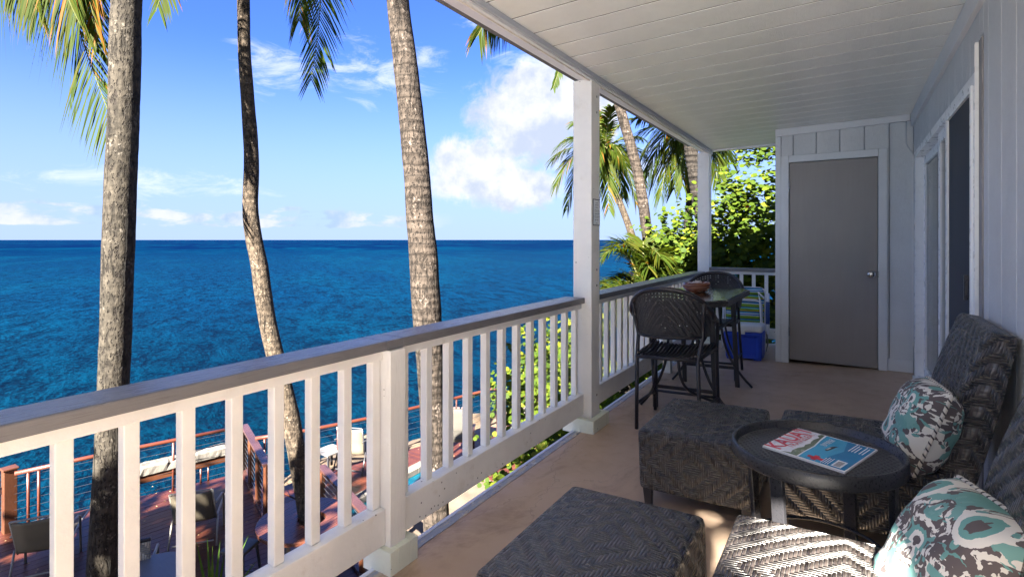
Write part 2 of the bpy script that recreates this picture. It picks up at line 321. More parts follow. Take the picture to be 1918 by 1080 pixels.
# palm bark
def bark(name, c0, c1, lich, ringy, pits=1.0, sc_=1.0, oneside=1.0):
    m, n, b, tc = mat(name); o = tc.outputs['Object']; ox, oy, oz = n.xyz(o)[:3]
    a = n.noise(o, 3*sc_, 6, .6); f = n.noise(n.sc(o, 1, 1, .45), 22*sc_, 6, .6)
    c = n.mix(n.ramp(a, .32, .68), c0, c1); c = n.mix(n.ramp(f, .38, .66, 0, .7), c, tuple(v*1.7 for v in c1)); c = n.mix(n.ramp(n.noise(n.sc(o, 1, 1, .5), 9, 6, .7), .55, .68, 0, .6), c, tuple(v*2.2 for v in c1))
    wo = n.vm('ADD', o, n.comb(n.m('MULTIPLY', n.noise(o, 18, 3), .07), n.m('MULTIPLY', n.noise(o, 15, 3), .07), n.m('MULTIPLY', f, .12)))
    pit = n.vor(n.sc(wo, 1, 1, .36), 38*sc_)
    pitm = n.m('MULTIPLY', n.ramp(n.m('ADD', pit, n.m('MULTIPLY', n.m('SUBTRACT', f, .5), .8)), .40, .24), n.ramp(n.noise(o, 2.6*sc_, 4), .30, .46, 0, pits))
    c = n.mix(pitm, c, (.014, .011, .009))
    fis = n.m('MULTIPLY', n.ramp(n.noise(n.sc(o, 1, 1, .10), 15*sc_, 5, .6, .4), .56, .64), n.ramp(n.noise(o, 1.7, 3), .40, .55, .15, .9))
    c = n.mix(fis, c, (.012, .010, .008))
    rl = n.m('MULTIPLY', n.ramp(n.m('SINE', n.m('MULTIPLY', n.m('ADD', oz, n.m('MULTIPLY', a, .12)), 46)), .80, .98), n.m('MULTIPLY_ADD', ringy, 2.0, .1))
    c = n.mix(rl, c, tuple(v*.55 for v in c0))
    ng = n.n('ShaderNodeNewGeometry').outputs['Normal']; dt = n.n('ShaderNodeVectorMath', operation='DOT_PRODUCT'); n.put(dt.inputs[0], ng); dt.inputs[1].default_value = (.80, -.05, 0)
    side_ = n.ramp(n.m('ADD', dt.outputs['Value'], n.m('MULTIPLY', n.m('SUBTRACT', a, .5), 1.2)), .10, .45, oneside, 1)
    l = n.m('MULTIPLY', n.m('MULTIPLY', n.ramp(n.vor(wo, 23*sc_), .40, .20), side_), n.ramp(n.noise(o, 5*sc_, 4), .52, .60, 0, lich))
    c = n.mix(l, c, tuple(min(.2, v*3.0+.02) for v in c1))
    rg = n.m('SINE', n.m('MULTIPLY', n.m('ADD', oz, n.m('MULTIPLY', a, .09)), 62))
    n.put(b.inputs['Base Color'], c); b.inputs['Roughness'].default_value = .9; b.inputs['Specular IOR Level'].default_value = .2
    hgt = n.m('ADD', n.m('ADD', f, n.m('MULTIPLY', n.m('MAXIMUM', pitm, fis), -1.6)), n.m('MULTIPLY', rg, ringy))
    n.put(b.inputs['Normal'], n.bump(hgt, 1.0, .018)); return m
M['barkA'] = bark('pitted_palm_bark', (0.0089, 0.0075, 0.0056), (0.0274, 0.0232, 0.0178), .7, .08)
M['barkB'] = bark('speckled_palm_bark', (0.0181, 0.0131, 0.0090), (0.0451, 0.0344, 0.0244), .9, .15, .6, 1.2)
M['barkC'] = bark('ringed_palm_bark', (0.0138, 0.0104, 0.0081), (0.0313, 0.0244, 0.0194), 1.0, .25, .9, 1.0, .12)
M['barkD'] = bark('dark_palm_bark', (0.0077, 0.0062, 0.0053), (0.0153, 0.0127, 0.0106), .4, .45, .4)

def leafmat(name, c0, c1, trans=.35, rough=.55, ns=1.5):
    m, n, b, tc = mat(name); nt = m.node_tree
    g = n.n('ShaderNodeNewGeometry'); rnd = g.outputs['Random Per Island']; oi = n.n('ShaderNodeObjectInfo').outputs['Random']
    c = n.mix(n.m('FRACT', n.m('ADD', rnd, oi)), c0, c1); c = n.mix(n.ramp(n.noise(tc.outputs['Object'], ns, 3), .35, .65, 0, .5), c, c0)
    n.put(b.inputs['Base Color'], c); b.inputs['Roughness'].default_value = rough; b.inputs['Specular IOR Level'].default_value = .06
    tl = n.n('ShaderNodeBsdfTranslucent'); n.put(tl.inputs[0], n.mix(1, c, (1.6, 1.7, .6), 'MULTIPLY'))
    mx = n.n('ShaderNodeMixShader'); mx.inputs[0].default_value = trans
    n.put(mx.inputs[1], b.outputs[0]); n.put(mx.inputs[2], tl.outputs[0]); nt.links.new(mx.outputs[0], nt.nodes['Material Output'].inputs[0]); return m
M['frond'] = leafmat('green_frond', (0.0196, 0.0363, 0.0049), (0.0476, 0.0703, 0.0085), .5)
M['frond_y'] = leafmat('yellow_green_frond', (0.0294, 0.0394, 0.0041), (0.0614, 0.0614, 0.0078), .5)
M['frond_d'] = leafmat('dry_orange_frond', (.085, .032, .004), (.15, .070, .010), .3)
M['rachis'] = leafmat('pale_rachis', (0.0750, 0.0818, 0.0307), (0.1023, 0.1023, 0.0409), .1)
M['leaf'] = leafmat('sea_grape_leaf', (0.022, 0.042, 0.005), (0.072, 0.096, 0.0100), .35)
M['leaf_y'] = leafmat('yellow_sea_grape_leaf', (0.0682, 0.0868, 0.0093), (0.124, 0.124, 0.0136), .4)
M['leaf_dk'] = leafmat('dark_leaf', (0.0139, 0.0297, 0.0065), (0.0418, 0.0651, 0.0093), .25)
M['spike'] = leafmat('spiky_leaf', (0.031, 0.062, 0.0124), (0.0806, 0.1178, 0.0186), .3)

# sea
m, n, b, tc = mat('sea_water'); o = tc.outputs['Object']; ox, oy, oz = n.xyz(o)[:3]
dist = n.m('SQRT', n.m('ADD', n.m('MULTIPLY', ox, ox), n.m('MULTIPLY', oy, oy)))
rot = n.n('ShaderNodeMapping'); n.put(rot.inputs[0], o); rot.inputs['Rotation'].default_value = (0, 0, R_(35)); ro = rot.outputs[0]
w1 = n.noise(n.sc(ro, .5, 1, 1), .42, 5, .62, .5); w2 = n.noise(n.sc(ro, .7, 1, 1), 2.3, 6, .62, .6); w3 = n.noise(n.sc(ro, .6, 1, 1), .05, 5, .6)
patch = n.m('ADD', n.m('MULTIPLY', n.noise(n.sc(ro, .35, 1, 1), .010, 5, .55), .55), n.m('MULTIPLY', n.noise(n.sc(ro, .3, 1, 1), .055, 4, .55), .45))
far = n.ramp(dist, 60, 900)
c = n.mix(n.ramp(dist, 14, 110), (0, .0072, .0150), (0, .0128, .0360))
c = n.mix(far, c, (0, .0035, .0210))
c = n.mix(n.m('MULTIPLY', n.ramp(patch, .44, .64), .55), c, (0, .0235, .0500))
c = n.mix(n.m('MULTIPLY', n.ramp(n.m('ADD', n.m('MULTIPLY', w2, .55), n.m('MULTIPLY', w1, .45)), .54, .42), n.m('MULTIPLY', n.ramp(dist, 700, 40), .85)), c, (0, .0020, .0060))  # wave troughs painted darker, shading put into the water colour
cw = n.m('ADD', n.m('MULTIPLY', w2, .45), n.m('MULTIPLY', w1, .55))
# foam: shore surf near the rocks and rare white caps
shore = n.m('SUBTRACT', 1, n.ramp(n.m('SQRT', n.m('ADD', n.m('POWER', n.m('SUBTRACT', ox, -15.5), 2), n.m('POWER', n.m('DIVIDE', n.m('SUBTRACT', oy, .8), 1.6), 2))), 1.2, 5.5))
fm = n.m('MULTIPLY', n.ramp(n.m('ADD', n.noise(ro, 1.8, 9, .72, 1.5), n.m('MULTIPLY', shore, .25)), .62, .72), n.m('GREATER_THAN', shore, .02))
caps = n.m('MULTIPLY', n.ramp(n.noise(n.sc(ro, .35, 1, 1), .55, 9, .75, .3), .755, .79), n.ramp(dist, 30, 80))
foam = n.m('MAXIMUM', fm, n.m('MULTIPLY', caps, .6))
c = n.mix(foam, c, (0.3472, 0.3808, 0.4032))
hh = n.m('ADD', n.m('MULTIPLY', w3, 2.0), n.m('ADD', n.m('MULTIPLY', w1, 1.0), n.m('MULTIPLY', w2, .32)))
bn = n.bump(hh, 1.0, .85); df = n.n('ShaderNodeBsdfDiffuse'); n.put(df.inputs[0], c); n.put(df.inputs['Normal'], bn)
gl = n.n('ShaderNodeBsdfGlossy'); gl.inputs['Roughness'].default_value = .16; n.put(gl.inputs['Normal'], bn); gl.inputs[0].default_value = (.35, .62, 1, 1)
fr = n.n('ShaderNodeFresnel'); fr.inputs[0].default_value = 1.33; n.put(fr.inputs['Normal'], bn); mx = n.n('ShaderNodeMixShader')
n.put(mx.inputs[0], n.m('MULTIPLY', n.m('MULTIPLY', n.ramp(dist, 40, 700, 1, .35), n.m('MINIMUM', n.m('MULTIPLY', fr.outputs[0], .40), .10)), n.m('MULTIPLY_ADD', foam, -1, 1)))
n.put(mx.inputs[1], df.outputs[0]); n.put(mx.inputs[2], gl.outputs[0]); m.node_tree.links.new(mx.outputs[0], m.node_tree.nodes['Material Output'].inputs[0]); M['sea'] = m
m, n, b, tc = mat('pool_water'); n.put(b.inputs['Base Color'], n.mix(n.ramp(n.noise(tc.outputs['Object'], 6, 4), .4, .6), (.0, .035, .065), (.0, .06, .09)))
b.inputs['Roughness'].default_value = .05; n.put(b.inputs['Normal'], n.bump(n.noise(tc.outputs['Object'], 9, 3), .3, .02)); M['pool'] = m

# ---------------------------------------------------------------- mesh helpers
class MB:
    """Collects shapes; obj() links them as one mesh."""
    def __init__(s): s.v = []; s.f = []; s.mi = []; s.uv = None
    def add(s, vs, fs, mi=0):
        k = len(s.v); s.v += [tuple(v) for v in vs]; s.f += [tuple(i+k for i in f) for f in fs]; s.mi += [mi]*len(fs); return s
    def box(s, x0, x1, y0, y1, z0, z1, mi=0):
        vs = [(x, y, z) for x in (x0, x1) for y in (y0, y1) for z in (z0, z1)]
        return s.add(vs, [(0,1,3,2),(4,6,7,5),(0,4,5,1),(2,3,7,6),(0,2,6,4),(1,5,7,3)], mi)
    def hexa(s, lo, hi, mi=0):      # lo, hi: four corners each, counter-clockwise from above
        return s.add(list(lo)+list(hi), [(3,2,1,0),(4,5,6,7),(0,1,5,4),(1,2,6,5),(2,3,7,6),(3,0,4,7)], mi)
    def bar(s, a, b, wx, wz, mi=0, up=(0,0,1)):
        a, b = Vector(a), Vector(b); d = (b-a).normalized(); u = Vector(up)
        if abs(d.dot(u)) > .98: u = Vector((1,0,0))
        r = d.cross(u).normalized(); u = r.cross(d)
        q = lambda p: [p-r*wx/2-u*wz/2, p+r*wx/2-u*wz/2, p+r*wx/2+u*wz/2, p-r*wx/2+u*wz/2]
        return s.hexa(q(a), q(b), mi)
    def tube(s, pts, r, n=8, mi=0, cap=True, closed=False):
        P = [Vector(p) for p in pts]; m = len(P); rs = r if isinstance(r, (list, tuple)) else [r]*m
        k = len(s.v); prev = None
        for i, p in enumerate(P):
            if closed: t = P[(i+1) % m]-P[i-1]
            else: t = P[min(i+1, m-1)]-P[max(i-1, 0)]
            t.normalize()
            if prev is None:
                u = Vector((0,0,1)) if abs(t.z) < .9 else Vector((1,0,0)); a = t.cross(u).normalized()
            else:
                a = prev-t*prev.dot(t); a.normalize()
            prev = a; b = t.cross(a)
            for j in range(n):
                q = 2*PI*j/n; s.v.append(tuple(p+(a*math.cos(q)+b*math.sin(q))*rs[i]))
        rng = m if closed else m-1
        for i in range(rng):
            for j in range(n):
                a0 = k+i*n; a1 = k+((i+1) % m)*n; s.f.append((a0+j, a0+(j+1) % n, a1+(j+1) % n, a1+j)); s.mi.append(mi)
        if cap and not closed:
            s.f.append(tuple(k+j for j in range(n))[::-1]); s.mi.append(mi); s.f.append(tuple(k+(m-1)*n+j for j in range(n))); s.mi.append(mi)
        return s
    def lathe(s, prof, cx=0, cy=0, n=32, mi=0):
        k = len(s.v)
        for r, z in prof:
            for j in range(n): s.v.append((cx+r*math.cos(2*PI*j/n), cy+r*math.sin(2*PI*j/n), z))
        for i in range(len(prof)-1):
            for j in range(n): s.f.append((k+i*n+j, k+i*n+(j+1) % n, k+(i+1)*n+(j+1) % n, k+(i+1)*n+j)); s.mi.append(mi)
        s.f.append(tuple(k+j for j in range(n))[::-1]); s.mi.append(mi)
        s.f.append(tuple(k+(len(prof)-1)*n+j for j in range(n))); s.mi.append(mi)
        return s
    def prism(s, poly, z0, z1, mi=0):
        n = len(poly); return s.add([(x, y, z0) for x, y in poly]+[(x, y, z1) for x, y in poly],
            [tuple(range(n))[::-1], tuple(range(n, 2*n))]+[(i, (i+1) % n, n+(i+1) % n, n+i) for i in range(n)], mi)
    def rbox(s, sx, sy, sz, r=.02, crown=0, n=14, c=(0,0,0), mi=0, warp=None):
        """rounded box, puffed top, metric UVs centred on each face"""
        if s.uv is None: s.uv = []
        hx, hy, hz = sx/2, sy/2, sz/2
        for ax in range(3):
            for sg in (-1, 1):
                k = len(s.v); o1, o2 = (ax+1) % 3, (ax+2) % 3; h = (hx, hy, hz)
                def grid(hh):
                    e = [-hh, -hh+r*.3, -hh+r]; return e+list(np.linspace(-hh+r, hh-r, n)[1:-1])+[hh-r, hh-r*.3, hh]
                ga, gb = grid(h[o1]), grid(h[o2]); uvs = []
                for a in ga:
                    for b in gb:
                        p = [0,0,0]; p[ax] = sg*h[ax]; p[o1] = a; p[o2] = b
                        q = [max(-h[t]+r, min(h[t]-r, p[t])) for t in range(3)]
                        dv = Vector([p[t]-q[t] for t in range(3)]); L = dv.length
                        if L > 1e-9: dv *= r/L
                        w_ = [q[t]+dv[t] for t in range(3)]
                        if crown and w_[2] > 0: w_[2] += crown*max(0, 1-(w_[0]/hx)**2)*max(0, 1-(w_[1]/hy)**2)*(w_[2]/hz)
                        if warp: w_ = warp(*w_)
                        s.v.append((w_[0]+c[0], w_[1]+c[1], w_[2]+c[2]))
                        uvs.append((p[0], p[1]) if ax == 2 else ((p[1], p[2]) if ax == 0 else (p[0], p[2])))
                nb = len(gb)
                for i in range(len(ga)-1):
                    for j in range(nb-1):
                        q = (i*nb+j, (i+1)*nb+j, (i+1)*nb+j+1, i*nb+j+1)
                        if sg < 0: q = q[::-1]
                        s.f.append(tuple(k+t for t in q)); s.mi.append(mi); s.uv += [uvs[t] for t in q]
        return s
    def mesh(s, name, mats, off=(0,0,0), smooth=False):
        me = bpy.data.meshes.new(name)
        ox, oy, oz = off
        me.from_pydata([(x-ox, y-oy, z-oz) for x, y, z in s.v], [], s.f); 
        for m_ in mats: me.materials.append(m_)
        if len(mats) > 1: me.polygons.foreach_set('material_index', s.mi)
        if s.uv:
            ul = me.uv_layers.new(name='UVMap'); ul.data.foreach_set('uv', [t for p in s.uv for t in p])
        if smooth: me.polygons.foreach_set('use_smooth', [True]*len(me.polygons))
        me.update(); return me

def origin(p):
    v = Vector((0,0,0))
    while p is not None: v += p.location; p = p.parent
    return v

def obj(name, mb, mats, parent=None, world=True, bevel=0, smooth=False, kind=None, label=None, weld=False):
    """link one mesh; world=True: coordinates are the scene's, made local to the (unrotated) parents"""
    if not isinstance(mats, (list, tuple)): mats = [mats]
    mats = [M[m] if isinstance(m, str) else m for m in mats]
    off = origin(parent) if (world and parent) else Vector((0,0,0))
    o = bpy.data.objects.new(name, mb.mesh(name, mats, off, smooth)); C.objects.link(o); o.parent = parent
    if weld:
        wd = o.modifiers.new('weld', 'WELD'); wd.merge_threshold = .0004
    if bevel:
        bv = o.modifiers.new('bevel', 'BEVEL'); bv.width = bevel; bv.segments = 2; bv.limit_method = 'ANGLE'; bv.angle_limit = R_(40)
    if kind: o['kind'] = kind
    if label: o['label'] = label
    return o
def tag(o, label, cat, group=None, kind=None):
    o['label'] = label; o['category'] = cat
    if group: o['group'] = group
    if kind: o['kind'] = kind
    return o
def thing(name, label, cat, loc=(0,0,0), group=None, rot=(0,0,0)):
    o = bpy.data.objects.new(name, None); C.objects.link(o); o.location = loc; o.rotation_euler = rot; o.empty_display_size = .1
    return tag(o, label, cat, group)
def inst(src, loc, parent=None, rot=None, scale=None, name=None):
    o = src.copy(); C.objects.link(o); o.location = loc; o.parent = parent
    if rot is not None: o.rotation_euler = rot
    if scale is not None: o.scale = scale if isinstance(scale, (tuple, list)) else (scale,)*3
    return o
def copy_tree(o, parent=None, **kw):
    c = o.copy(); C.objects.link(c); c.parent = parent
    for k, v in kw.items(): c[k] = v
    for ch in list(o.children): copy_tree(ch, c)
    return c
def bez(p0, p1, p2, p3, n):
    p0, p1, p2, p3 = map(Vector, (p0, p1, p2, p3))
    return [p0*(1-t)**3+p1*3*t*(1-t)**2+p2*3*t*t*(1-t)+p3*t**3 for t in [i/n for i in range(n+1)]]
def smoothpath(pts, sub=6):
    P = [Vector(p) for p in pts]; P = [P[0]*2-P[1]]+P+[P[-1]*2-P[-2]]; out = []
    for i in range(1, len(P)-2):
        a, b, c, d_ = P[i-1:i+3]
        for k in range(sub):
            t = k/sub; out.append(.5*((2*b)+(c-a)*t+(2*a-5*b+4*c-d_)*t*t+(3*b-a-3*c+d_)*t**3))
    out.append(P[-2]); return out
# a point on the line of sight of a photograph pixel, at a depth or on a plane (used to take measurements off the photograph)
_F = Vector((-math.sin(YAW), math.cos(YAW), 0)); _Rt = Vector((math.cos(YAW), math.sin(YAW), 0))
def ray(px, py): return _Rt*((px-959)/975)+_F+Vector((0,0,1))*((449-py)/975)
def at_depth(px, py, d): return Vector((0,0,H))+ray(px, py)*d
def at_z(px, py, z): r = ray(px, py); return Vector((0,0,H))+r*((z-H)/r.z)
TILT = .037
def zf(x): return -.018+TILT*(x+1.487)
TROT = -math.atan(TILT)

# ---------------------------------------------------------------- sea and land
mb = MB(); N_ = 96; k = 0
rings = [2, 8, 20, 60, 200, 1000, 6000, 40000]
vs = [(0, 0, 0)]; fs = []
for ri, rr in enumerate(rings):
    for j in range(N_): vs.append((rr*math.cos(2*PI*j/N_), rr*math.sin(2*PI*j/N_), 0))
for j in range(N_): fs.append((0, 1+j, 1+(j+1) % N_))
for ri in range(len(rings)-1):
    for j in range(N_):
        a = 1+ri*N_; b2 = a+N_; fs.append((a+j, b2+j, b2+(j+1) % N_, a+(j+1) % N_))
mb.add(vs, fs)
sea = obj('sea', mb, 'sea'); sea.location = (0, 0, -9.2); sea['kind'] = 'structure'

LD = -3.9                                   # level of the lower deck
# rough ground under the house and trees, falling to the sea
mb = MB(); nx, ny = 60, 90
def ground_z(x, y):
    edge = -11.2+.10*max(0, y-6)+.9*noise.noise(Vector((y*.3, 0, 2)))
    if y > 13: edge += (y-13)*.34
    t = max(0, min(1, (x-edge+2.2)/2.6)); t = t*t*(3-2*t)
    return -11.5+t*(7.25)+.35*noise.noise(Vector((x*.7, y*.7, 0)))*t-.0
for i in range(nx+1):
    for j in range(ny+1):
        x_ = -16+i*.45; y_ = -10+j*.42; mb.v.append((x_, y_, ground_z(x_, y_)))
for i in range(nx):
    for j in range(ny):
        a = i*(ny+1)+j; mb.f.append((a, a+ny+1, a+ny+2, a+1)); mb.mi.append(0)
obj('ground', mb, 'soil', kind='structure', smooth=True)

# ---------------------------------------------------------------- lanai floor, ceiling, roof
X0, XW, YB, YE = -1.49, .502, 6.95, -.70    # beam line, wall plane, back end, near end
mb = MB(); mb.hexa([(-1.54, -1.6, zf(-1.54)-.16), (2.2, -1.6, zf(2.2)-.16), (2.2, 7.15, zf(2.2)-.16), (-1.54, 7.15, zf(-1.54)-.16)],
                  [(-1.54, -1.6, zf(-1.54)), (2.2, -1.6, zf(2.2)), (2.2, 7.15, zf(2.2)), (-1.54, 7.15, zf(-1.54))])
floor = obj('lanai_floor', mb, 'floor', kind='structure')
mb = MB()
ys = [-1.6+i*.11 for i in range(81)]
vs = []; 
for y_ in ys:
    j_ = .010*noise.noise(Vector((0, y_*5, 0)))+.006*noise.noise(Vector((0, y_*21, 3)))
    vs += [(-1.579, y_, zf(-1.58)-.10), (-1.579, y_, zf(-1.58)+.0015), (-1.533+j_, y_, zf(-1.54)+.003), (-1.533+j_, y_, zf(-1.54)-.05)]
mb.add(vs, [(4*i+a, 4*i+a+4, 4*i+a+5, 4*i+a+1) for i in range(len(ys)-1) for a in (0, 1, 2)])
obj('worn_edge', mb, 'peel', floor)
mb = MB(); mb.box(-1.600, -1.581, -1.6, 7.15, zf(-1.6)-.16, zf(-1.6)+.004)
obj('drip_edge', mb, 'whitehdpe', floor, bevel=.002)
mb = MB(); mb.box(-1.56, 2.2, -1.6, 7.14, -.46, -.24)
obj('floor_joist', mb, 'slab', floor)

def zc(x): return 2.430+.0135*(x-X0)
mb = MB(); mb.hexa([(-1.62, -1.17, zc(-1.62)+.0028), (XW+.2, -1.17, zc(.7)+.0028), (XW+.2, 7.04, zc(.7)+.0028), (-1.62, 7.04, zc(-1.62)+.0028)],
                  [(-1.62, -1.17, 2.56), (XW+.2, -1.17, 2.56), (XW+.2, 7.04, 2.56), (-1.62, 7.04, 2.56)])
ceil = obj('ceiling', mb, 'ceil_back', kind='structure')
mb = MB(); hw = .1066
mb.hexa([(X0, -hw, zc(X0)), (XW, -hw, zc(XW)), (XW, hw, zc(XW)), (X0, hw, zc(X0))],
        [(X0, -hw, zc(X0)+.02), (XW, -hw, zc(XW)+.02), (XW, hw, zc(XW)+.02), (X0, hw, zc(X0)+.02)])
b0 = obj('board', mb, 'ceil', ceil, bevel=.0008)
yy_ = [2.04+.2245*k+.112 for k in range(-13, 22)]
b0.location = (0, yy_[0], 0)
for y_ in yy_[1:]: 
    if y_+hw < 7.0: inst(b0, (0, y_, 0), ceil)
mb = MB(); mb.box(X0, -.646, 6.955, 7.04, zc(-1.49)-.012, 2.48)
obj('end_trim', mb, 'trim', ceil, bevel=.003)
mb = MB(); mb.box(-1.85, 6.5, -1.17, 7.3, 2.561, 2.70)
obj('roof', mb, 'roof', kind='structure')

# beam along the open side
bm_ = thing('roof_beam', 'long white painted beam along the open edge of the ceiling', 'beam', (-1.55, -1.0, 2.40))
mb = MB(); mb.hexa([(-1.627, -1.0, 2.428), (-1.500, -1.0, 2.378), (-1.500, 7.04, 2.378), (-1.627, 7.04, 2.428)],
                  [(-1.627, -1.0, 2.559), (-1.500, -1.0, 2.559), (-1.500, 7.04, 2.559), (-1.627, 7.04, 2.559)])
obj('timber', mb, 'beam', bm_, bevel=.003)
mb = MB(); mb.box(-1.497, -1.478, -1.0, 7.04, 2.386, 2.4275)
obj('inner_strip', mb, 'trim', bm_, bevel=.002)
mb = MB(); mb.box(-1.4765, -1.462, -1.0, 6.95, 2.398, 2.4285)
obj('shade_toned_trim', mb, 'trim_dark', bm_, bevel=.002)  # shade on the inner beam face put into a darker tone

# ---------------------------------------------------------------- posts
def skirt(t, x0, x1, y0, y1, ztop, th):
    zb = zf((x0+x1)/2)-.012
    for a in ((x0, x1, y0, y0+th), (x0, x1, y1-th, y1), (x1-th, x1, y0+th+.001, y1-th-.001), (x0, x0+th, y0+th+.001, y1-th-.001)):
        obj('skirt_board', MB().box(*a, zb, ztop), 'skirt', t, bevel=.0025)
def screws(t, x, y, zs, r=.008):
    for z_ in zs:
        m_ = MB(); k = len(m_.v)
        m_.tube([(x-.002, y, z_), (x+.004, y, z_)], r, 10); obj('bolt', m_, 'chrome', t)
p1 = thing('lanai_post', 'white square post with the small notice on it, beside the end of the near railing', 'post', (-1.557, 3.372, zf(-1.55)))
obj('shaft', MB().box(-1.627, -1.487, 3.302, 3.442, -.15, 2.40), 'white_v', p1, bevel=.004)
skirt(p1, -1.672, -1.440, 3.228, 3.500, .070, .042)
screws(p1, -1.487, 3.385, (.205, .97, 1.08, 2.18, 2.29))
p2 = thing('lanai_post', 'white square post at the far corner behind the bistro chairs', 'post', (-1.557, 6.947, zf(-1.55)))
obj('shaft', MB().box(-1.627, -1.487, 6.877, 7.017, -.15, 2.40), 'white_v', p2, bevel=.004)
skirt(p2, -1.66, -1.45, 6.84, 7.05, .07, .03)
screws(p2, -1.487, 6.96, (1.5, 2.1))

# notice on the post
sg = thing('notice_sign', 'small pale notice with dark lines of print screwed to the white post', 'sign', (-1.486, 3.376, 1.48))
obj('backing', MB().box(-1.486, -1.4815, 3.318, 3.434, 1.388, 1.572), 'dark_ink', sg, bevel=.001)
obj('plate', MB().box(-1.481, -1.479, 3.323, 3.429, 1.394, 1.566), 'signplate', sg)
rows = [(1.545, .020, 2), (1.531, .030, 4), (1.514, .024, 3), (1.494, .040, 3), (1.4835, .004, 0), (1.469, .033, 4), (1.452, .042, 4), (1.4425, .004, 0), (1.427, .034, 2), (1.404, .018, 1)]
mb = MB()
for z_, hw_, nw in rows:
    if nw == 0: mb.box(-1.4788, -1.4782, 3.376-.04, 3.376+.04, z_-.0006, z_+.0006); continue
    y_ = 3.376-hw_
    for q in range(nw*4):
        wv = 2*hw_/(nw*4)
        if q % 4 != 3: mb.box(-1.4788, -1.4782, y_+.0006, y_+wv*random.uniform(.45, .7), z_-.0026, z_+.0022)
        y_ += wv
obj('print', mb, 'dark_ink', sg)

# ---------------------------------------------------------------- railings
RT = .889
def railing(name, label, y0, y1, bal, capend=0):
    t = thing(name, label, 'railing', (-1.59, (y0+y1)/2, zf(-1.59)+.08))
    obj('cap_rail', MB().box(-1.682, -1.535, y0, y1+capend, RT-.039, RT), 'cap', t, bevel=.005)
    obj('sub_rail', MB().box(-1.632, -1.560, y0, y1, RT-.077, RT-.040), 'white', t, bevel=.003)
    obj('bottom_board', MB().box(-1.612, -1.545, y0, y1, .081, .222), 'white', t, bevel=.004)
    m_ = MB().box(-.019, .019, -.0185, .0185, .222, RT-.077).mesh('baluster', [M['white']])
    for y_ in bal:
        o = bpy.data.objects.new('baluster', m_); C.objects.link(o); o.parent = t; o.location = Vector((-1.591, y_, random.uniform(-.0005, .0005)))-t.location
        o.rotation_euler.z = random.uniform(-.02, .02)
        bv = o.modifiers.new('bevel', 'BEVEL'); bv.width = .003; bv.segments = 2
    return t
railing('railing', 'near section of the white railing with grey cap, left of the low middle newel', -.62, 1.462, [.4625+.1395*k for k in range(-7, 8)], .0)
railing('railing', 'short white railing section between the low newel and the post with the notice', 1.551, 3.300, [1.60+.1500*k for k in range(0, 12)])
railing('railing', 'far white railing section beside the bistro chairs and table', 3.443, 6.876, [3.535+.1405*k for k in range(0, 24)])
nw = thing('newel_post', 'low white newel under the grey rail, standing on a pale green base block', 'post', (-1.562, 1.507, zf(-1.56)))
obj('shaft', MB().box(-1.605, -1.520, 1.464, 1.549, -.15, RT-.040), 'white_v', nw, bevel=.003)
obj('cap_joint', MB().box(-1.6818, -1.5352, 1.4625, 1.5505, RT-.0385, RT-.0005), 'cap', nw)
skirt(nw, -1.648, -1.492, 1.438, 1.590, .074, .040)
n3 = thing('newel_post', 'low white newel of the far railing section, behind the bistro table', 'post', (-1.562, 5.16, zf(-1.56)))
obj('shaft', MB().box(-1.545, -1.47, 5.12, 5.20, -.02, RT-.078), 'white_v', n3, bevel=.003)
# back railing between far post and closet
t = thing('railing', 'back railing of white balusters between the far post and the closet', 'railing', (-1.07, 6.96, .08))
obj('cap_rail', MB().box(-1.486, -.647, 6.885, 7.03, .902, .941), 'cap', t, bevel=.005)
obj('sub_rail', MB().box(-1.486, -.647, 6.925, 6.995, .864, .901), 'white', t, bevel=.003)
obj('bottom_board', MB().box(-1.486, -.647, 6.935, 6.985, .10, .22), 'white', t, bevel=.003)
for k in range(6):
    obj('baluster', MB().box(-1.42+.14*k, -1.382+.14*k, 6.942, 6.979, .22, .864), 'white', t, bevel=.003)

# ---------------------------------------------------------------- house wall with sliding door
hw_t = thing('house_wall', 'grooved blue-grey house wall around the sliding door', 'wall', (.6, 3, 0))
hw_t['kind'] = 'structure'
SZ = 2.072
obj('sheathing', MB().box(XW+.016, XW+.12, YE, 3.155, -.05, 2.56).box(XW+.016, XW+.12, 3.155, 5.88, SZ+.01, 2.56).box(XW+.016, XW+.12, 5.88, 7.2, -.05, 2.56), 'trim_dark', hw_t)
gro = [-.70, -.50, -.28, -.06, .16, .38, .60, .82, 1.04, 1.26, 1.48, 1.70, 1.92, 2.14, 2.35, 2.543, 2.760, 2.994]
for a, b_ in zip(gro[:-1], gro[1:]):
    obj('panel_board', MB().box(XW, XW+.015, a+.003, b_-.003, zf(XW)-.01, 2.405), 'wall', hw_t, bevel=.003)
obj('panel_board', MB().box(XW, XW+.015, 2.998, 3.083, zf(XW)-.01, 2.405), 'wall', hw_t, bevel=.002)
gro = [3.086, 3.17, 3.39, 3.61, 3.83, 4.05, 4.27, 4.49, 4.71, 4.93, 5.15, 5.37, 5.59, 5.81, 6.078]
for a, b_ in zip(gro[:-1], gro[1:]):
    zb = SZ+.012 if a > 3.16 and b_ < 5.9 else (SZ+.14 if a < 3.16 else SZ+.012)
    obj('panel_board', MB().box(XW, XW+.015, a+.003, b_-.003, zb, 2.405), 'wall', hw_t, bevel=.002)
obj('panel_board', MB().box(XW, XW+.015, 5.884, 6.078, zf(XW)-.01, SZ+.010), 'wall', hw_t, bevel=.002)
obj('frieze_board', MB().box(XW-.024, XW+.014, YE, 6.055, 2.340, zc(XW)-.001), 'trim', hw_t, bevel=.003)
obj('end_sheathing', MB().box(XW+.001, 6.0, YE-.0, YE+.10, -3.9, 2.40), 'wall', hw_t)
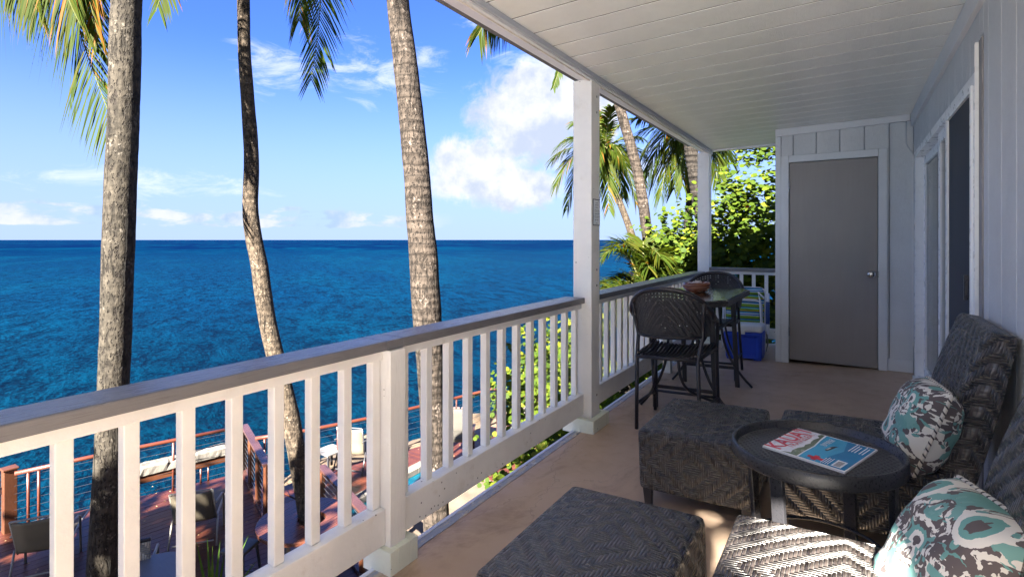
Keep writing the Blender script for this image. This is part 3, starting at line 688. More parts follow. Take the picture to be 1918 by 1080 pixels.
obj('outer_wall', MB().box(6.0, 6.1, YE, 7.2, -3.9, 2.56).box(XW+.12, 6.0, 7.1, 7.2, -3.9, 2.56).box(.0, .12, -.6, 7.1, -3.9, -.47), 'wall', hw_t)
# bare strip where a jamb casing is missing
obj('bare_strip', MB().box(XW-.006, XW+.010, 3.086, 3.150, zf(XW), 2.196), 'rawwood', hw_t, bevel=.002)
obj('bare_strip', MB().box(XW-.020, XW+.0, 3.1505, 3.162, zf(XW), 2.190), 'vinyl', hw_t, bevel=.001)
mb = MB()
for k in range(26):
    y_ = 3.25+k*.1+random.uniform(-.03, .03)
    if random.random() < .6: 
        r0 = random.uniform(.012, .035); mb.add([(XW-.0018, y_+r0*1.4*math.cos(q)*random.uniform(.6, 1.2), SZ+.055+random.uniform(-.02, .02)+r0*math.sin(q)*random.uniform(.6, 1.3)) for q in [i*PI/4 for i in range(8)]], [tuple(range(8))[::-1]])
obj('caulk_smear', mb, 'whitehdpe', hw_t)

sl = thing('sliding_door', 'white framed sliding glass door with dark insect screen in the house wall', 'sliding door', (.53, 4.55, zf(XW)))
zs = zf(XW)
obj('frame', MB().box(XW-.012, XW+.10, 5.815, 5.875, zs, SZ).box(XW-.012, XW+.10, 3.165, 3.235, zs, SZ).box(XW-.012, XW+.10, 3.235, 5.815, SZ-.055, SZ).box(XW-.03, XW+.10, 3.235, 5.815, zs-.01, zs+.035), 'vinyl', sl, bevel=.003)
def leafpanel(nm, y0, y1, x0, x1, st=.075):
    p = obj(nm, MB().box(x0, x1, y0, y0+st, zs+.036, SZ-.056).box(x0, x1, y1-st, y1, zs+.036, SZ-.056).box(x0, x1, y0+st, y1-st, SZ-.13, SZ-.056).box(x0, x1, y0+st, y1-st, zs+.036, zs+.13), 'vinyl', sl, bevel=.003)
    obj('pane', MB().box((x0+x1)/2-.004, (x0+x1)/2+.004, y0+st-.004, y1-st+.004, zs+.126, SZ-.126), 'glass', p)
    return p
leafpanel('door_panel', 4.50, 5.814, XW+.050, XW+.085)
leafpanel('door_panel', 3.236, 4.60, XW+.012, XW+.047)
sc_ = obj('screen_panel', MB().box(XW-.022, XW+.006, 3.96, 4.00, zs+.036, SZ-.056).box(XW-.022, XW+.006, 3.236, 3.262, zs+.036, SZ-.056).box(XW-.022, XW+.006, 3.262, 3.96, SZ-.085, SZ-.056).box(XW-.022, XW+.006, 3.262, 3.96, zs+.036, zs+.08), 'vinyl', sl, bevel=.002)
obj('screen_mesh', MB().box(XW-.010, XW-.006, 3.260, 3.962, zs+.078, SZ-.083), 'screen', sc_)
obj('door_latch', MB().box(XW-.04, XW-.022, 3.272, 3.292, 1.0, 1.12), 'black', sl, bevel=.003)
cu = thing('window_blind', 'beige vertical blind behind the glass of the sliding door', 'blind', (.66, 5.2, 0.1))
for k in range(9):
    o = obj('blind_slat', MB().box(-.045, .045, -.002, .002, 0.02, 1.90), 'curtain', cu, world=False); o.location = (.02, .55-k*.075, 0); o.rotation_euler.z = R_(35)
obj('room_wall', MB().box(3.2, 3.25, .2, 6.9, -.02, 2.45).box(.63, 3.2, 6.85, 6.9, -.02, 2.45).box(.63, 3.2, .2, .25, -.02, 2.45).box(.63, 3.2, .25, 6.85, 2.42, 2.45).box(.63, 3.2, .25, 6.85, .03, .06), 'room', kind='structure')

# ---------------------------------------------------------------- closet at the far end
CY = 6.08
cl = thing('storage_closet', 'blue-grey boarded closet at the far end of the lanai, with a dark door', 'closet', (-.07, CY, zf(-.07)))
obj('core', MB().box(-.630, -.545, CY+.032, 7.1, -.02, 2.44).box(.255, XW, CY+.032, 7.1, -.0, 2.44).box(-.545, .255, CY+.032, 7.1, 2.10, 2.44).box(-.545, .255, CY+.25, CY+.30, 0, 2.1), 'trim_dark', cl)
zb0 = lambda x: zf(x)+.002
obj('corner_board', MB().box(-.648, -.597, CY-.012, CY+.03, zb0(-.62), 2.36), 'trim', cl, bevel=.003)
obj('corner_board', MB().box(-.649, -.631, CY+.0305, 7.09, zb0(-.65), 2.425), 'wall', cl, bevel=.002)
obj('frieze_board', MB().hexa([(-.648, CY-.016, 2.362), (XW-.025, CY-.016, 2.396), (XW-.025, CY+.03, 2.396), (-.648, CY+.03, 2.362)], [(-.648, CY-.016, zc(-.648)-.001), (XW-.025, CY-.016, zc(.47)-.001), (XW-.025, CY+.03, zc(.47)-.001), (-.648, CY+.03, zc(-.648)-.001)]), 'trim', cl, bevel=.003)
xs = [-.597, -.483, -.278, -.0775, .1235, .320]
for a, b_ in zip(xs[:-1], xs[1:]):
    obj('panel_board', MB().box(a+.004, b_-.004, CY, CY+.031, 2.158, 2.392), 'wall', cl, bevel=.003)
obj('panel_board', MB().box(.324, XW-.001, CY, CY+.031, .07, 2.392), 'wall', cl, bevel=.003)
obj('panel_board', MB().box(.3035, .315, CY+.004, CY+.031, .07, 2.157), 'wall', cl)
obj('base_board', MB().box(.304, XW-.004, CY-.012, CY+.0, zb0(.4), zb0(.4)+.115), 'trim', cl, bevel=.002)
dx0, dx1, dz1 = -.524, .233, 2.085
obj('casing', MB().box(-.5955, dx0, CY-.019, CY+.03, zb0(-.56), 2.156), 'trim', cl, bevel=.004)
obj('casing', MB().box(dx1, .303, CY-.019, CY+.03, zb0(.27), 2.156), 'trim', cl, bevel=.004)
obj('casing', MB().box(dx0+.001, dx1-.001, CY-.019, CY+.03, dz1, 2.156), 'trim', cl, bevel=.004)
d_ = obj('door', MB().box(dx0+.006, dx1-.005, CY-.002, CY+.033, .058, dz1-.006), 'door', cl, bevel=.002)
obj('hinge', MB().tube([(dx0+.004, CY-.012, 1.80), (dx0+.004, CY-.012, 1.89)], .006, 8), 'chrome', d_)
obj('hinge', MB().tube([(dx0+.004, CY-.012, .30), (dx0+.004, CY-.012, .39)], .006, 8), 'chrome', d_)
mb = MB(); prof = [(.026, .0), (.027, .006), (.012, .010), (.011, .030), (.024, .038), (.029, .050), (.026, .062), (.012, .068)]
kb = MB().lathe(prof, n=24); kb.v = [(x*1.3+.179, CY-.003-z*1.2, y*1.3+.960) for x, y, z in kb.v]
obj('door_knob', kb, 'chrome', d_, smooth=True)
obj('latch_plate', MB().box(dx1-.004, dx1+.001, CY-.021, CY-.0195, .93, .99), 'chrome', cl)
obj('conduit', MB().tube([(.447, CY-.007, 2.39), (.447, CY-.007, 2.19), (.452, CY-.007, 2.17), (.499, CY-.007, 2.08)], .005, 8), 'pipe', cl, smooth=True)
obj('caulk_line', MB().box(XW-.012, XW-.0005, CY-.010, CY-.0005, .3, 2.06), 'whitehdpe', cl)

mb = MB(); mb.box(-1.60, 5.9, -5.2, -1.62, -.20, -.02)
obj('added_bounce_slab', mb, paint('bounce_slab_pale', (.60, .59, .57), .8), kind='structure')  # unseen slab added to bounce sunlight up to the ceiling
# open railing across the near end, behind the camera
t = thing('railing', 'white railing across the near end of the lanai', 'railing', (-.9, -.62, .08))
obj('cap_rail', MB().box(-1.53, -.62, -.69, -.62, RT-.039, RT), 'cap', t, bevel=.004)
obj('bottom_board', MB().box(-1.53, -.62, -.68, -.63, .10, .22), 'white', t)
for k in range(6): obj('baluster', MB().box(-1.45+.14*k, -1.412+.14*k, -.675, -.637, .22, RT-.04), 'white', t)

# ---------------------------------------------------------------- lounge seating (woven resin)
def place(t, x, y, dz=0, rz=0):
    t.location = (x, y, zf(x)+dz); t.rotation_euler = Matrix.Rotation(TROT, 3, 'Y').to_4x4().to_euler() if not rz else (Matrix.Rotation(TROT, 4, 'Y') @ Matrix.Rotation(rz, 4, 'Z')).to_euler()
def leg_mb(x, y, h, w0=.042, w1=.030):
    m_ = MB(); q = lambda w_, z_: [(x-w_/2, y-w_/2, z_), (x+w_/2, y-w_/2, z_), (x+w_/2, y+w_/2, z_), (x-w_/2, y+w_/2, z_)]
    return m_.hexa(q(w1, 0), q(w0, h))
def ottoman(label, cx, cy, sx, sy, htop):
    t = thing('ottoman', label, 'ottoman', group='woven ottomans')
    b = MB(); b.rbox(sx, sy, htop-.095, .022, .014, 16, (0, 0, .095+(htop-.095)/2-.007))
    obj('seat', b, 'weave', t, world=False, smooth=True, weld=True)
    for ax in (-1, 1):
        for ay in (-1, 1): obj('leg', leg_mb(ax*(sx/2-.035), ay*(sy/2-.035), .10), 'bronze', t, world=False, bevel=.002)
    place(t, cx, cy); return t
ottoman('woven dark ottoman with patterned cross weave, standing alone in front below the railing', -.622, 1.465, .485, .625, .372)
ottoman('woven dark ottoman between the bistro chair and the round tray table', -.592, 2.745, .510, .620, .378)

def lounge(label, cx, cy, sy=.60):
    """armless woven chair facing -X; local x runs to the back"""
    t = thing('lounge_chair', label, 'chair', group='armless woven lounge chairs')
    b = MB(); b.rbox(.60, sy, .275, .022, .020, 16, (.03, 0, .255))
    obj('seat', b, 'weave', t, world=False, smooth=True, weld=True)
    # leaning back: wedge
    h = .56
    def wp(x, y, z):
        tt = (z+h/2)/h
        return (x*(1.0-.28*tt)+.150*tt+.02*math.sin(PI*tt)*(-1 if x < 0 else .3), y, z-.045*tt*(x+.05)/.1*.35)
    b = MB(); b.rbox(.115, sy, h, .020, 0, 18, (0, 0, 0), warp=wp)
    b.v = [(x+.335, y, z+.365+h/2-.01) for x, y, z in b.v]
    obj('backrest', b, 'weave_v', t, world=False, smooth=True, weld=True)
    for ax in (-1, 1):
        for ay in (-1, 1): obj('leg', leg_mb(.03+ax*.26, ay*(sy/2-.035), .122), 'bronze', t, world=False, bevel=.002)
    place(t, cx, cy); return t
lounge('armless woven lounge chair beyond the round tray table, with the farther cushion on it', .0, 2.735)
lounge('armless woven lounge chair nearest the wall end, with the near cushion on it', -.02, 1.49, .62)

# ---------------------------------------------------------------- cushions
def cushion(label, loc, size, thick, eul, off):
    t = thing('cushion', label, 'cushion', loc, 'patterned throw cushions')
    b = MB(); b.uv = []; n_ = 34
    for sg in (1, -1):
        k = len(b.v)
        for i in range(n_+1):
            for j in range(n_+1):
                u = -1+2*i/n_; v = -1+2*j/n_; u_ = math.sin(u*PI/2); v_ = math.sin(v*PI/2)
                pin = 1-.045*(abs(u_)**2)*(abs(v_)**2)-.06*(1-abs(v_)**2)*(abs(u_)**4)*.6-.06*(1-abs(u_)**2)*(abs(v_)**4)*.6
                hgt = (max(0, 1-u_**4)**.62)*(max(0, 1-v_**4)**.62)
                wr = .004*noise.noise(Vector((u_*3, v_*3, sg*2+off)))
                b.v.append((u_*size/2*pin, v_*size/2*pin, sg*(thick/2*hgt)+wr*hgt*3))
        for i in range(n_):
            for j in range(n_):
                q = (i*(n_+1)+j, (i+1)*(n_+1)+j, (i+1)*(n_+1)+j+1, i*(n_+1)+j+1)
                if sg < 0: q = q[::-1]
                b.f.append(tuple(k+a for a in q)); b.mi.append(0); b.uv += [(b.v[k+a][0]+off, b.v[k+a][1]+off*.7) for a in q]
    cov = obj('cover', b, 'ikat', t, world=False, smooth=True, weld=True)
    P = []; m_ = 60
    for q in range(m_*4):
        s_ = q//m_; a = -1+2*(q % m_)/m_; a_ = math.sin(a*PI/2)
        u_, v_ = ((a_, -1), (1, a_), (-a_, 1), (-1, -a_))[s_]
        pin = 1-.045*(abs(u_)**2)*(abs(v_)**2)-.06*(1-abs(v_)**2)*(abs(u_)**4)*.6-.06*(1-abs(u_)**2)*(abs(v_)**4)*.6
        p = Vector((u_*size/2*pin*1.008, v_*size/2*pin*1.008, 0))
        if not P or (p-P[-1]).length > .004: P.append(p)
    c = MB(); c.tube(P, .0065, 8, closed=True); c.uv = []
    L = 0; acc = [0]
    for i in range(len(P)): L += (P[(i+1) % len(P)]-P[i]).length; acc.append(L)
    for i in range(len(P)):
        for j in range(8):
            a0 = acc[i]/.024; a1 = acc[i+1]/.024; c.uv += [(a0, j/8), (a0, (j+1)/8), (a1, (j+1)/8), (a1, j/8)]
    obj('piping', c, 'cord', cov, world=False, smooth=True)
    t.rotation_euler = eul; return t
def cush_rot(az_deg, lean, spin):
    # plane normal points at az_deg (0 = +X) tipped up by lean
    nrm = Vector((math.cos(R_(az_deg))*math.cos(R_(lean)), math.sin(R_(az_deg))*math.cos(R_(lean)), math.sin(R_(lean))))
    q = nrm.to_track_quat('Z', 'Y'); return (q.to_matrix().to_4x4() @ Matrix.Rotation(R_(spin), 4, 'Z')).to_euler()
cushion('teal, white and dark patterned cushion leaning on the farther lounge chair', (.232, 2.53, .585), .335, .18, cush_rot(186, 20, 2), .03)
cushion('teal, white and dark patterned cushion on the near lounge chair, cut by the lower edge', (.215, 1.575, .505), .40, .22, cush_rot(194, 26, 4), .11)

# ---------------------------------------------------------------- round tray table with magazine
TX, TY, TR, TH = -.085, 2.150, .272, .560
tz = TH-zf(TX)
t = thing('tray_table', 'round black side table with a perforated tray top beside the lounge chairs', 'side table')
b = MB(); r = TR
b.lathe([(r-.016, tz-.050), (r-.003, tz-.050), (r, tz-.046), (r, tz-.004), (r-.003, tz), (r-.010, tz), (r-.013, tz-.003), (r-.014, tz-.022), (r-.019, tz-.026), (r-.019, tz-.034), (r-.016, tz-.036)], n=96)
b.f = b.f[:-2]; b.mi = b.mi[:-2]
n_ = 96; k = 0; a = 10*n_
for j in range(n_): b.f.append((a+j, a+(j+1) % n_, (j+1) % n_, j)); b.mi.append(0)
obj('rim', b, 'black', t, world=False, smooth=True)
# perforated plate: real slots
b = MB(); cx_, cy_ = .0185, .0165; rp = r-.016; zt = tz-.028
nx = int(rp/cx_)+1
for i in range(-nx, nx+1):
    for j in range(-nx-2, nx+3):
        xo = (i+(.5 if j % 2 else 0))*cx_; yo = j*cy_
        cs = [(xo-cx_/2, yo-cy_/2), (xo+cx_/2, yo-cy_/2), (xo+cx_/2, yo+cy_/2), (xo-cx_/2, yo+cy_/2)]
        if max(math.hypot(*c_) for c_ in cs) > rp:
            if min(math.hypot(*c_) for c_ in cs) < rp:
                cl_ = [(x*min(1, rp/max(1e-6, math.hypot(x, y))), y*min(1, rp/max(1e-6, math.hypot(x, y)))) for x, y in cs]
                b.add([(x, y, zt) for x, y in cl_], [(0, 1, 2, 3)])
            continue
        sq = []; ho = []; hl = []
        for q in range(8):
            an = PI/4*q+PI/8; mx_ = max(abs(math.cos(an)), abs(math.sin(an)))
            sq.append((xo+cx_/2*math.cos(an)/mx_, yo+cy_/2*math.sin(an)/mx_, zt))
            ho.append((xo+.0066*math.cos(an), yo+.0044*math.sin(an), zt)); hl.append((xo+.0066*math.cos(an), yo+.0044*math.sin(an), zt-.011))
        fs = [(q, (q+1) % 8, 8+(q+1) % 8, 8+q) for q in range(8)]+[(8+q, 8+(q+1) % 8, 16+(q+1) % 8, 16+q) for q in range(8)]
        b.add(sq+ho+hl, fs)
obj('tray', b, 'tray', t, world=False)
for px, py in ((1421, 900), (1490, 960), (1574, 900), (1683, 900)): pass
for an in (160, 245, 340, 65):
    lx, ly = (r-.035)*math.cos(R_(an)), (r-.035)*math.sin(R_(an)); b = MB()
    c0, s0 = math.cos(R_(an)), math.sin(R_(an))
    q = lambda k1, z_: [(lx*k1+sx_*.022*(-s0)+sy_*.009*c0, ly*k1+sx_*.022*c0+sy_*.009*s0, z_) for sx_, sy_ in ((-1, -1), (-1, 1), (1, 1), (1, -1))][::-1]
    b.hexa(q(.94, 0), q(1, tz-.0505)); obj('leg', b, 'black', t, world=False, bevel=.003)
obj('brace_ring', MB().tube([((r-.05)*.96*math.cos(2*PI*i/32), (r-.05)*.96*math.sin(2*PI*i/32), .16) for i in range(32)], .006, 8, closed=True), 'black', t, world=False, smooth=True)
place(t, TX, TY); tray = t

def text_mesh(body, size, matname, parent, name, loc, rot=0, bold=0, sx=1.0):
    cu_ = bpy.data.curves.new(name, 'FONT'); cu_.body = body; cu_.size = size; cu_.align_x = 'LEFT'; cu_.offset = bold; cu_.extrude = .0001; cu_.resolution_u = 2
    tmp = bpy.data.objects.new(name+'_tmp', cu_); C.objects.link(tmp); dg = bpy.context.evaluated_depsgraph_get()
    me = bpy.data.meshes.new_from_object(tmp.evaluated_get(dg)); bpy.data.objects.remove(tmp); bpy.data.curves.remove(cu_)
    me.materials.clear(); me.materials.append(M[matname])
    o = bpy.data.objects.new(name, me); C.objects.link(o); o.parent = parent; o.location = loc; o.rotation_euler.z = rot; o.scale = (sx, 1, 1); return o
# magazine: local u (0..W) along the title, v (0..L) down the cover. Corners taken on the tray plane
zm = TH-.028+.003
cA, cB, cC = at_z(1427.8, 833, zm), at_z(1495.2, 801.4, zm), at_z(1582.7, 888, zm)
Wm = (cB-cA).length; Lm = (cC-cA).length
mg = thing('magazine', 'travel magazine lying on the round black tray table, white and blue cover', 'magazine', (cA.x, cA.y, zm-.0005))
ang = math.atan2(cB.y-cA.y, cB.x-cA.x); mg.rotation_euler = (0, TROT*.0, ang)
angL = math.atan2(cC.y-cA.y, cC.x-cA.x)-ang     # page edge direction in local space
ev = Vector((math.cos(angL), math.sin(angL), 0))
def mp(u, v, z=0): return (u*Wm+ev.x*v*Lm, ev.y*v*Lm, z+TILT*.0)
def poly(pts, z0, z1): b = MB(); k = [mp(u, v) for u, v in pts]; b.prism([(p[0], p[1]) for p in k], z0, z1); return b
th = .0062
for q in range(3):
    e0 = .002*q; obj('pages', poly([(0+e0, 0+e0), (0+e0, 1-e0*.6), (1-e0, 1-e0*.3), (1-e0*.5, 0)], .0004+q*.0019, .0004+q*.0019+.0018), 'paper', mg, world=False)
def sheet(pts, z, name, mt): return obj(name, poly(pts, z, z+.00025), mt, mg, world=False)
M['cov_sky'] = paint('cover_mist', (.76, .78, .84), .25, (9, 9, 9), .02, .08)
M['cov_hill'] = paint('cover_hills', (.12, .15, .10), .25, (9, 9, 9), .02, .5)
M['cov_sea'] = paint('cover_lagoon', (.05, .33, .55), .22, (4, 4, 4), .02, .3)
M['cov_deep'] = paint('cover_deep_water', (.02, .19, .40), .22, (4, 4, 4), .02, .3)
sheet([(0, 0), (0, 1), (1, 1), (1, 0)], .0062, 'cover', 'paper')
sheet([(.04, .02), (.04, .42), (.98, .42), (.98, .02)], .0065, 'cover_photo', 'cov_sky')
sheet([(.03, .24), (.03, .44), (.5, .44), (.98, .44), (.98, .33), (.90, .31), (.84, .36), (.72, .34), (.62, .35), (.55, .37), (.46, .345), (.38, .365), (.28, .33), (.16, .32), (.08, .34)], .0068, 'cover_photo', 'cov_hill')
sheet([(.03, .455), (.03, .985), (.975, .985), (.975, .40), (.75, .415), (.5, .45), (.25, .445)], .0071, 'cover_photo', 'cov_sea')
sheet([(.03, .72), (.03, .985), (.975, .985), (.975, .66), (.6, .76), (.3, .70)], .0073, 'cover_photo', 'cov_deep')
sheet([(.03, .435), (.03, .455), (.25, .447), (.5, .453), (.75, .418), (.975, .400), (.975, .375), (.75, .400), (.5, .435), (.25, .430)], .0074, 'cover_stripe', 'white_ink')
tr = angL+PI/2
text_mesh("KAUA'I", .26*Wm*1.12, 'red_ink', mg, 'lettering', mp(.045, .205, .0072), .0, .0016, 1.02)
text_mesh("TRAVELER", .125*Wm, 'red_ink', mg, 'lettering', mp(.22, .285, .0073), .0, .0, 1.15)
b = poly([(.22, .58), (.22, .64), (.17, .64), (.17, .70), (.11, .70), (.11, .64), (.06, .64), (.06, .58), (.11, .58), (.11, .52), (.17, .52), (.17, .58)], .0076, .0079)
obj('red_cross', b, 'red_ink', mg, world=False)
sheet([(.48, .575), (.60, .585), (.66, .60), (.70, .655), (.64, .64), (.55, .635), (.46, .61)], .0076, 'diver_print', 'dark_ink')
sheet([(.50, .585), (.58, .592), (.60, .61), (.52, .605)], .0079, 'diver_print', 'white_ink')
text_mesh("EXPERIENCE", .055*Wm, 'white_ink', mg, 'lettering', mp(.60, .51, .0076), 0, 0, 1)
text_mesh("OF THE SEA", .055*Wm, 'white_ink', mg, 'lettering', mp(.60, .545, .0076), 0, 0, 1)
for v_, ws in ((.78, .34), (.815, .30), (.85, .26), (.90, .32), (.935, .28)):
    sheet([(.66, v_), (.66, v_+.012), (.66+ws*.9, v_+.012), (.66+ws*.9, v_)], .0076, 'cover_line', 'white_ink')
for v_, ws in ((.70, .18), (.725, .22), (.75, .20), (.775, .22)):
    sheet([(.06, v_), (.06, v_+.009), (.06+ws, v_+.009), (.06+ws, v_)], .0076, 'cover_line', 'white_ink')
sheet([(.06, .82), (.06, .93), (.28, .93), (.28, .82)], .0076, 'barcode', 'white_ink')
b = MB()
for q in range(9):
    u_ = .085+q*.019; k = [mp(a_, v_) for a_, v_ in ((u_, .84), (u_, .91), (u_+.009, .91), (u_+.009, .84))]; b.prism([(p[0], p[1]) for p in k], .0079, .0081)
obj('barcode_bars', b, 'dark_ink', mg, world=False)
mg.rotation_euler = (Matrix.Rotation(TROT, 4, 'Y') @ Matrix.Rotation(ang, 4, 'Z')).to_euler()
mg.location.z = TH-.0275+(cA.x-TX)*TILT+.0005

# ---------------------------------------------------------------- bistro chairs and table
def bistro(label):
    t = thing('bistro_chair', label, 'chair', group='woven bistro chairs')
    W = .248
    def surf(a, s):
        H_ = .325*(1-.50*abs(a)**2.3); z = .632+s*H_
        bulge = 1+.10*s
        return Vector((W*math.sin(a*1.16)/math.sin(1.16)*bulge*1.02, .165*(1-math.cos(a*1.16))/(1-math.cos(1.16))-.035*s, z))
    NA, NS = 84, 46; b = MB(); b.uv = []; k = 0
    for i in range(NA+1):
        for j in range(NS+1): b.v.append(tuple(surf(-1+2*i/NA, j/NS)))
    rr = random.Random(5)
    for i in range(NA):
        for j in range(NS):
            if i % 3 == 0 and j % 3 == 0 and 2 < i < NA-3:
                s_ = j/NS
                if rr.random() < (.92 if s_ > .80 else (.35 if s_ > .62 else .07)): continue
            q = (i*(NS+1)+j, (i+1)*(NS+1)+j, (i+1)*(NS+1)+j+1, i*(NS+1)+j+1); b.f.append(q); b.mi.append(0)
            b.uv += [(b.v[a][0]+(b.v[a][1])*(1 if b.v[a][0] > 0 else -1), b.v[a][2]) for a in q]
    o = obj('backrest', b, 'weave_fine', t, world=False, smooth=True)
    sd_ = o.modifiers.new('thick', 'SOLIDIFY'); sd_.thickness = .005; sd_.offset = 0
    top = [surf(-1+2*i/40, 1.01) for i in range(41)]
    for sx_, nm in ((-1, 0), (1, 1)): pass
    a0 = top[0]; a1 = top[-1]
    lft = bez(a0, a0+Vector((-.01, .05, -.05)), (-.262, .26, .735), (-.258, .36, .715), 8)
    rgt = bez(a1, a1+Vector((.01, .05, -.05)), (.262, .26, .735), (.258, .36, .715), 8)
    lfd = bez(lft[-1], (-.256, .42, .70), (-.246, .43, .62), (-.236, .43, .50), 8); rfd = bez(rgt[-1], (.256, .42, .70), (.246, .43, .62), (.236, .43, .50), 8)
    obj('rim_tube', MB().tube(lft[::-1]+top[1:-1]+rgt, .0155, 10), 'bronze', t, world=False, smooth=True)
    for dn_, sx_ in ((lfd, -1), (rfd, 1)):
        obj('leg', MB().tube(dn_+[Vector((sx_*.232, .435, .25)), Vector((sx_*.23, .44, .0))], .013, 10), 'bronze', t, world=False, smooth=True)
        al = .80*sx_
        ups = [surf(al, s_)+Vector((0, -.008, 0)) for s_ in (1, .75, .5, .25, 0)]
        obj('leg', MB().tube(ups+[Vector((sx_*.205, .01, .49)), Vector((sx_*.208, -.010, .25)), Vector((sx_*.212, -.03, 0))], .013, 10), 'bronze', t, world=False, smooth=True)
        obj('side_rail', MB().tube([(sx_*.205, .01, .495), (sx_*.222, .2, .505), (sx_*.236, .43, .505)], .0125, 8), 'bronze', t, world=False, smooth=True)
        obj('brace', MB().tube(bez((sx_*.075, .02, .485), (sx_*.085, .0, .30), (sx_*.11, .06, .27), (sx_*.222, .30, .16), 12)+[Vector((sx_*.231, .435, .13))], .010, 8), 'bronze', t, world=False, smooth=True)
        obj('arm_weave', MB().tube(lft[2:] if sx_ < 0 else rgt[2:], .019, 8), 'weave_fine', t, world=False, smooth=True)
    obj('back_rail', MB().tube([surf(-.8+1.6*i/20, 0)+Vector((0, -.002, 0)) for i in range(21)], .011, 8), 'bronze', t, world=False, smooth=True)
    obj('seat_rail', MB().tube([(-.205, .01, .49), (.205, .01, .49)], .0125, 8), 'bronze', t, world=False, smooth=True)
    obj('seat_rail', MB().tube([(-.236, .43, .50), (.236, .43, .50)], .0125, 8), 'bronze', t, world=False, smooth=True)
    b = MB(); ns = 17
    st = [(0.01, .495), (.10, .478), (.22, .475), (.34, .492), (.44, .508)]
    sl0 = None
    for k in range(ns):
        xk = -.19+.38*k/(ns-1); pts = [Vector((xk*(1+.12*y_/.44), y_, z_+.022*abs(xk/.19)**3)) for y_, z_ in st]
        pts = smoothpath(pts, 3); s1 = obj('seat_slat', MB().tube(pts, .0105, 6), 'weave_fine' if 0 else 'bronze', t, world=False, smooth=True)
    obj('stretcher', MB().tube([(-.231, .435, .15), (.231, .435, .15)], .010, 8), 'bronze', t, world=False, smooth=True)
    obj('stretcher', MB().tube([(-.210, -.02, .17), (-.231, .435, .15)], .010, 8), 'bronze', t, world=False, smooth=True)
    obj('stretcher', MB().tube([(.210, -.02, .17), (.231, .435, .15)], .010, 8), 'bronze', t, world=False, smooth=True)
    return t
ch = bistro('woven bistro chair seen from behind, on the near side of the glass table')
ch2 = copy_tree(ch, None, label='woven bistro chair beyond the glass table, its rounded back facing the wall of leaves')
place(ch, -1.015, 3.50); place(ch2, -1.10, 5.53, 0, PI)

t = thing('bistro_table', 'small bar table with rippled glass top and woven rim between the bistro chairs', 'table')
hx, hy, cc, zt = .345, .600, .12, .845
oct_ = lambda a, b_, c_: [(-a+c_, -b_), (a-c_, -b_), (a, -b_+c_), (a, b_-c_), (a-c_, b_), (-a+c_, b_), (-a, b_-c_), (-a, -b_+c_)]
b = MB(); O = oct_(hx, hy, cc); I = oct_(hx-.035, hy-.035, cc-.015)
vs = [(x, y, zt-.045) for x, y in O]+[(x, y, zt-.004) for x, y in O]+[(x, y, zt-.004) for x, y in I]+[(x, y, zt-.045) for x, y in I]
fs = []
for q in range(8):
    r_ = (q+1) % 8; fs += [(q, r_, 8+r_, 8+q), (8+q, 8+r_, 16+r_, 16+q), (16+q, 16+r_, 24+r_, 24+q), (24+q, 24+r_, r_, q)]
b.add(vs, fs); b.uv = []
for f in b.f:
    b.uv += [(b.v[i][0]+b.v[i][1]+b.v[i][2]*0, b.v[i][2]*1.0+.3*b.v[i][0]) for i in f]
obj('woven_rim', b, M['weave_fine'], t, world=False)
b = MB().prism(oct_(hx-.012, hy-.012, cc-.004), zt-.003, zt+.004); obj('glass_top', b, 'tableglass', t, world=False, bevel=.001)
for sx_ in (-1, 1):
    for sy_ in (-1, 1):
        q = lambda x, y, z_, w_=.019, d_2=.010: [(x-w_, y-d_2, z_), (x+w_, y-d_2, z_), (x+w_, y+d_2, z_), (x-w_, y+d_2, z_)]
        obj('leg', MB().hexa(q(sx_*.225, sy_*.43, 0), q(sx_*.215, sy_*.42, zt-.046)), 'bronze', t, world=False, bevel=.003)
    obj('stretcher', MB().bar((-.204, sx_*.43, .165), (.204, sx_*.43, .165), .014, .026), 'bronze', t, world=False, bevel=.002)
    obj('stretcher', MB().bar((sx_*.22, -.42, .60), (sx_*.22, .42, .60), .014, .022), 'bronze', t, world=False, bevel=.002)
    for sy_ in (-1, 1):
        obj('curved_brace', MB().tube(bez((sx_*.10, sy_*.41, zt-.05), (sx_*.11, sy_*.41, .40), (sx_*.13, sy_*.41, .24), (sx_*.34, sy_*.44, .008), 14), .011, 8), 'bronze', t, world=False, smooth=True)
place(t, -1.04, 4.44)
tz_ = zf(-1.04)+zt+.004

bc = at_z(1305.5, 556, .86); bc.y = 4.56; bc.x = -1.085
bw = thing('wooden_bowl', 'turned red-brown wooden bowl of shells on the glass table', 'bowl', (bc.x, bc.y, tz_-.0015), rot=(0, TROT, 0))
obj('bowl', MB().lathe([(.060, 0), (.085, .010), (.108, .035), (.113, .060), (.106, .082), (.100, .084), (.096, .080), (.098, .055), (.080, .026), (.02, .018)], n=40), 'bowl', bw, world=False, smooth=True)
sh0 = None
for q in range(16):
    an = random.uniform(0, 2*PI); rr_ = .082*math.sqrt(random.random()); r0 = random.uniform(.016, .025)
    b = MB(); turns = []
    for i in range(15):
        s_ = i/14; turns.append((max(.0006, r0*(.05+math.sin(s_*PI)**.7*(1-.35*s_))*(1+.10*math.sin(i*2.6))), (s_-.5)*r0*2.3))
    b.lathe(turns, n=10); o = obj('seashell', b, 'shell', world=False, smooth=True)
    o.location = (bc.x+rr_*math.cos(an), bc.y+rr_*math.sin(an), tz_+.066+random.uniform(0, .022)*(1-rr_/.09)); o.rotation_euler = (random.uniform(0, 3), random.uniform(0, 3), random.uniform(0, 6))
    tag(o, 'pale seashell heaped in the wooden bowl on the glass table', 'seashell', 'seashells in the wooden bowl')

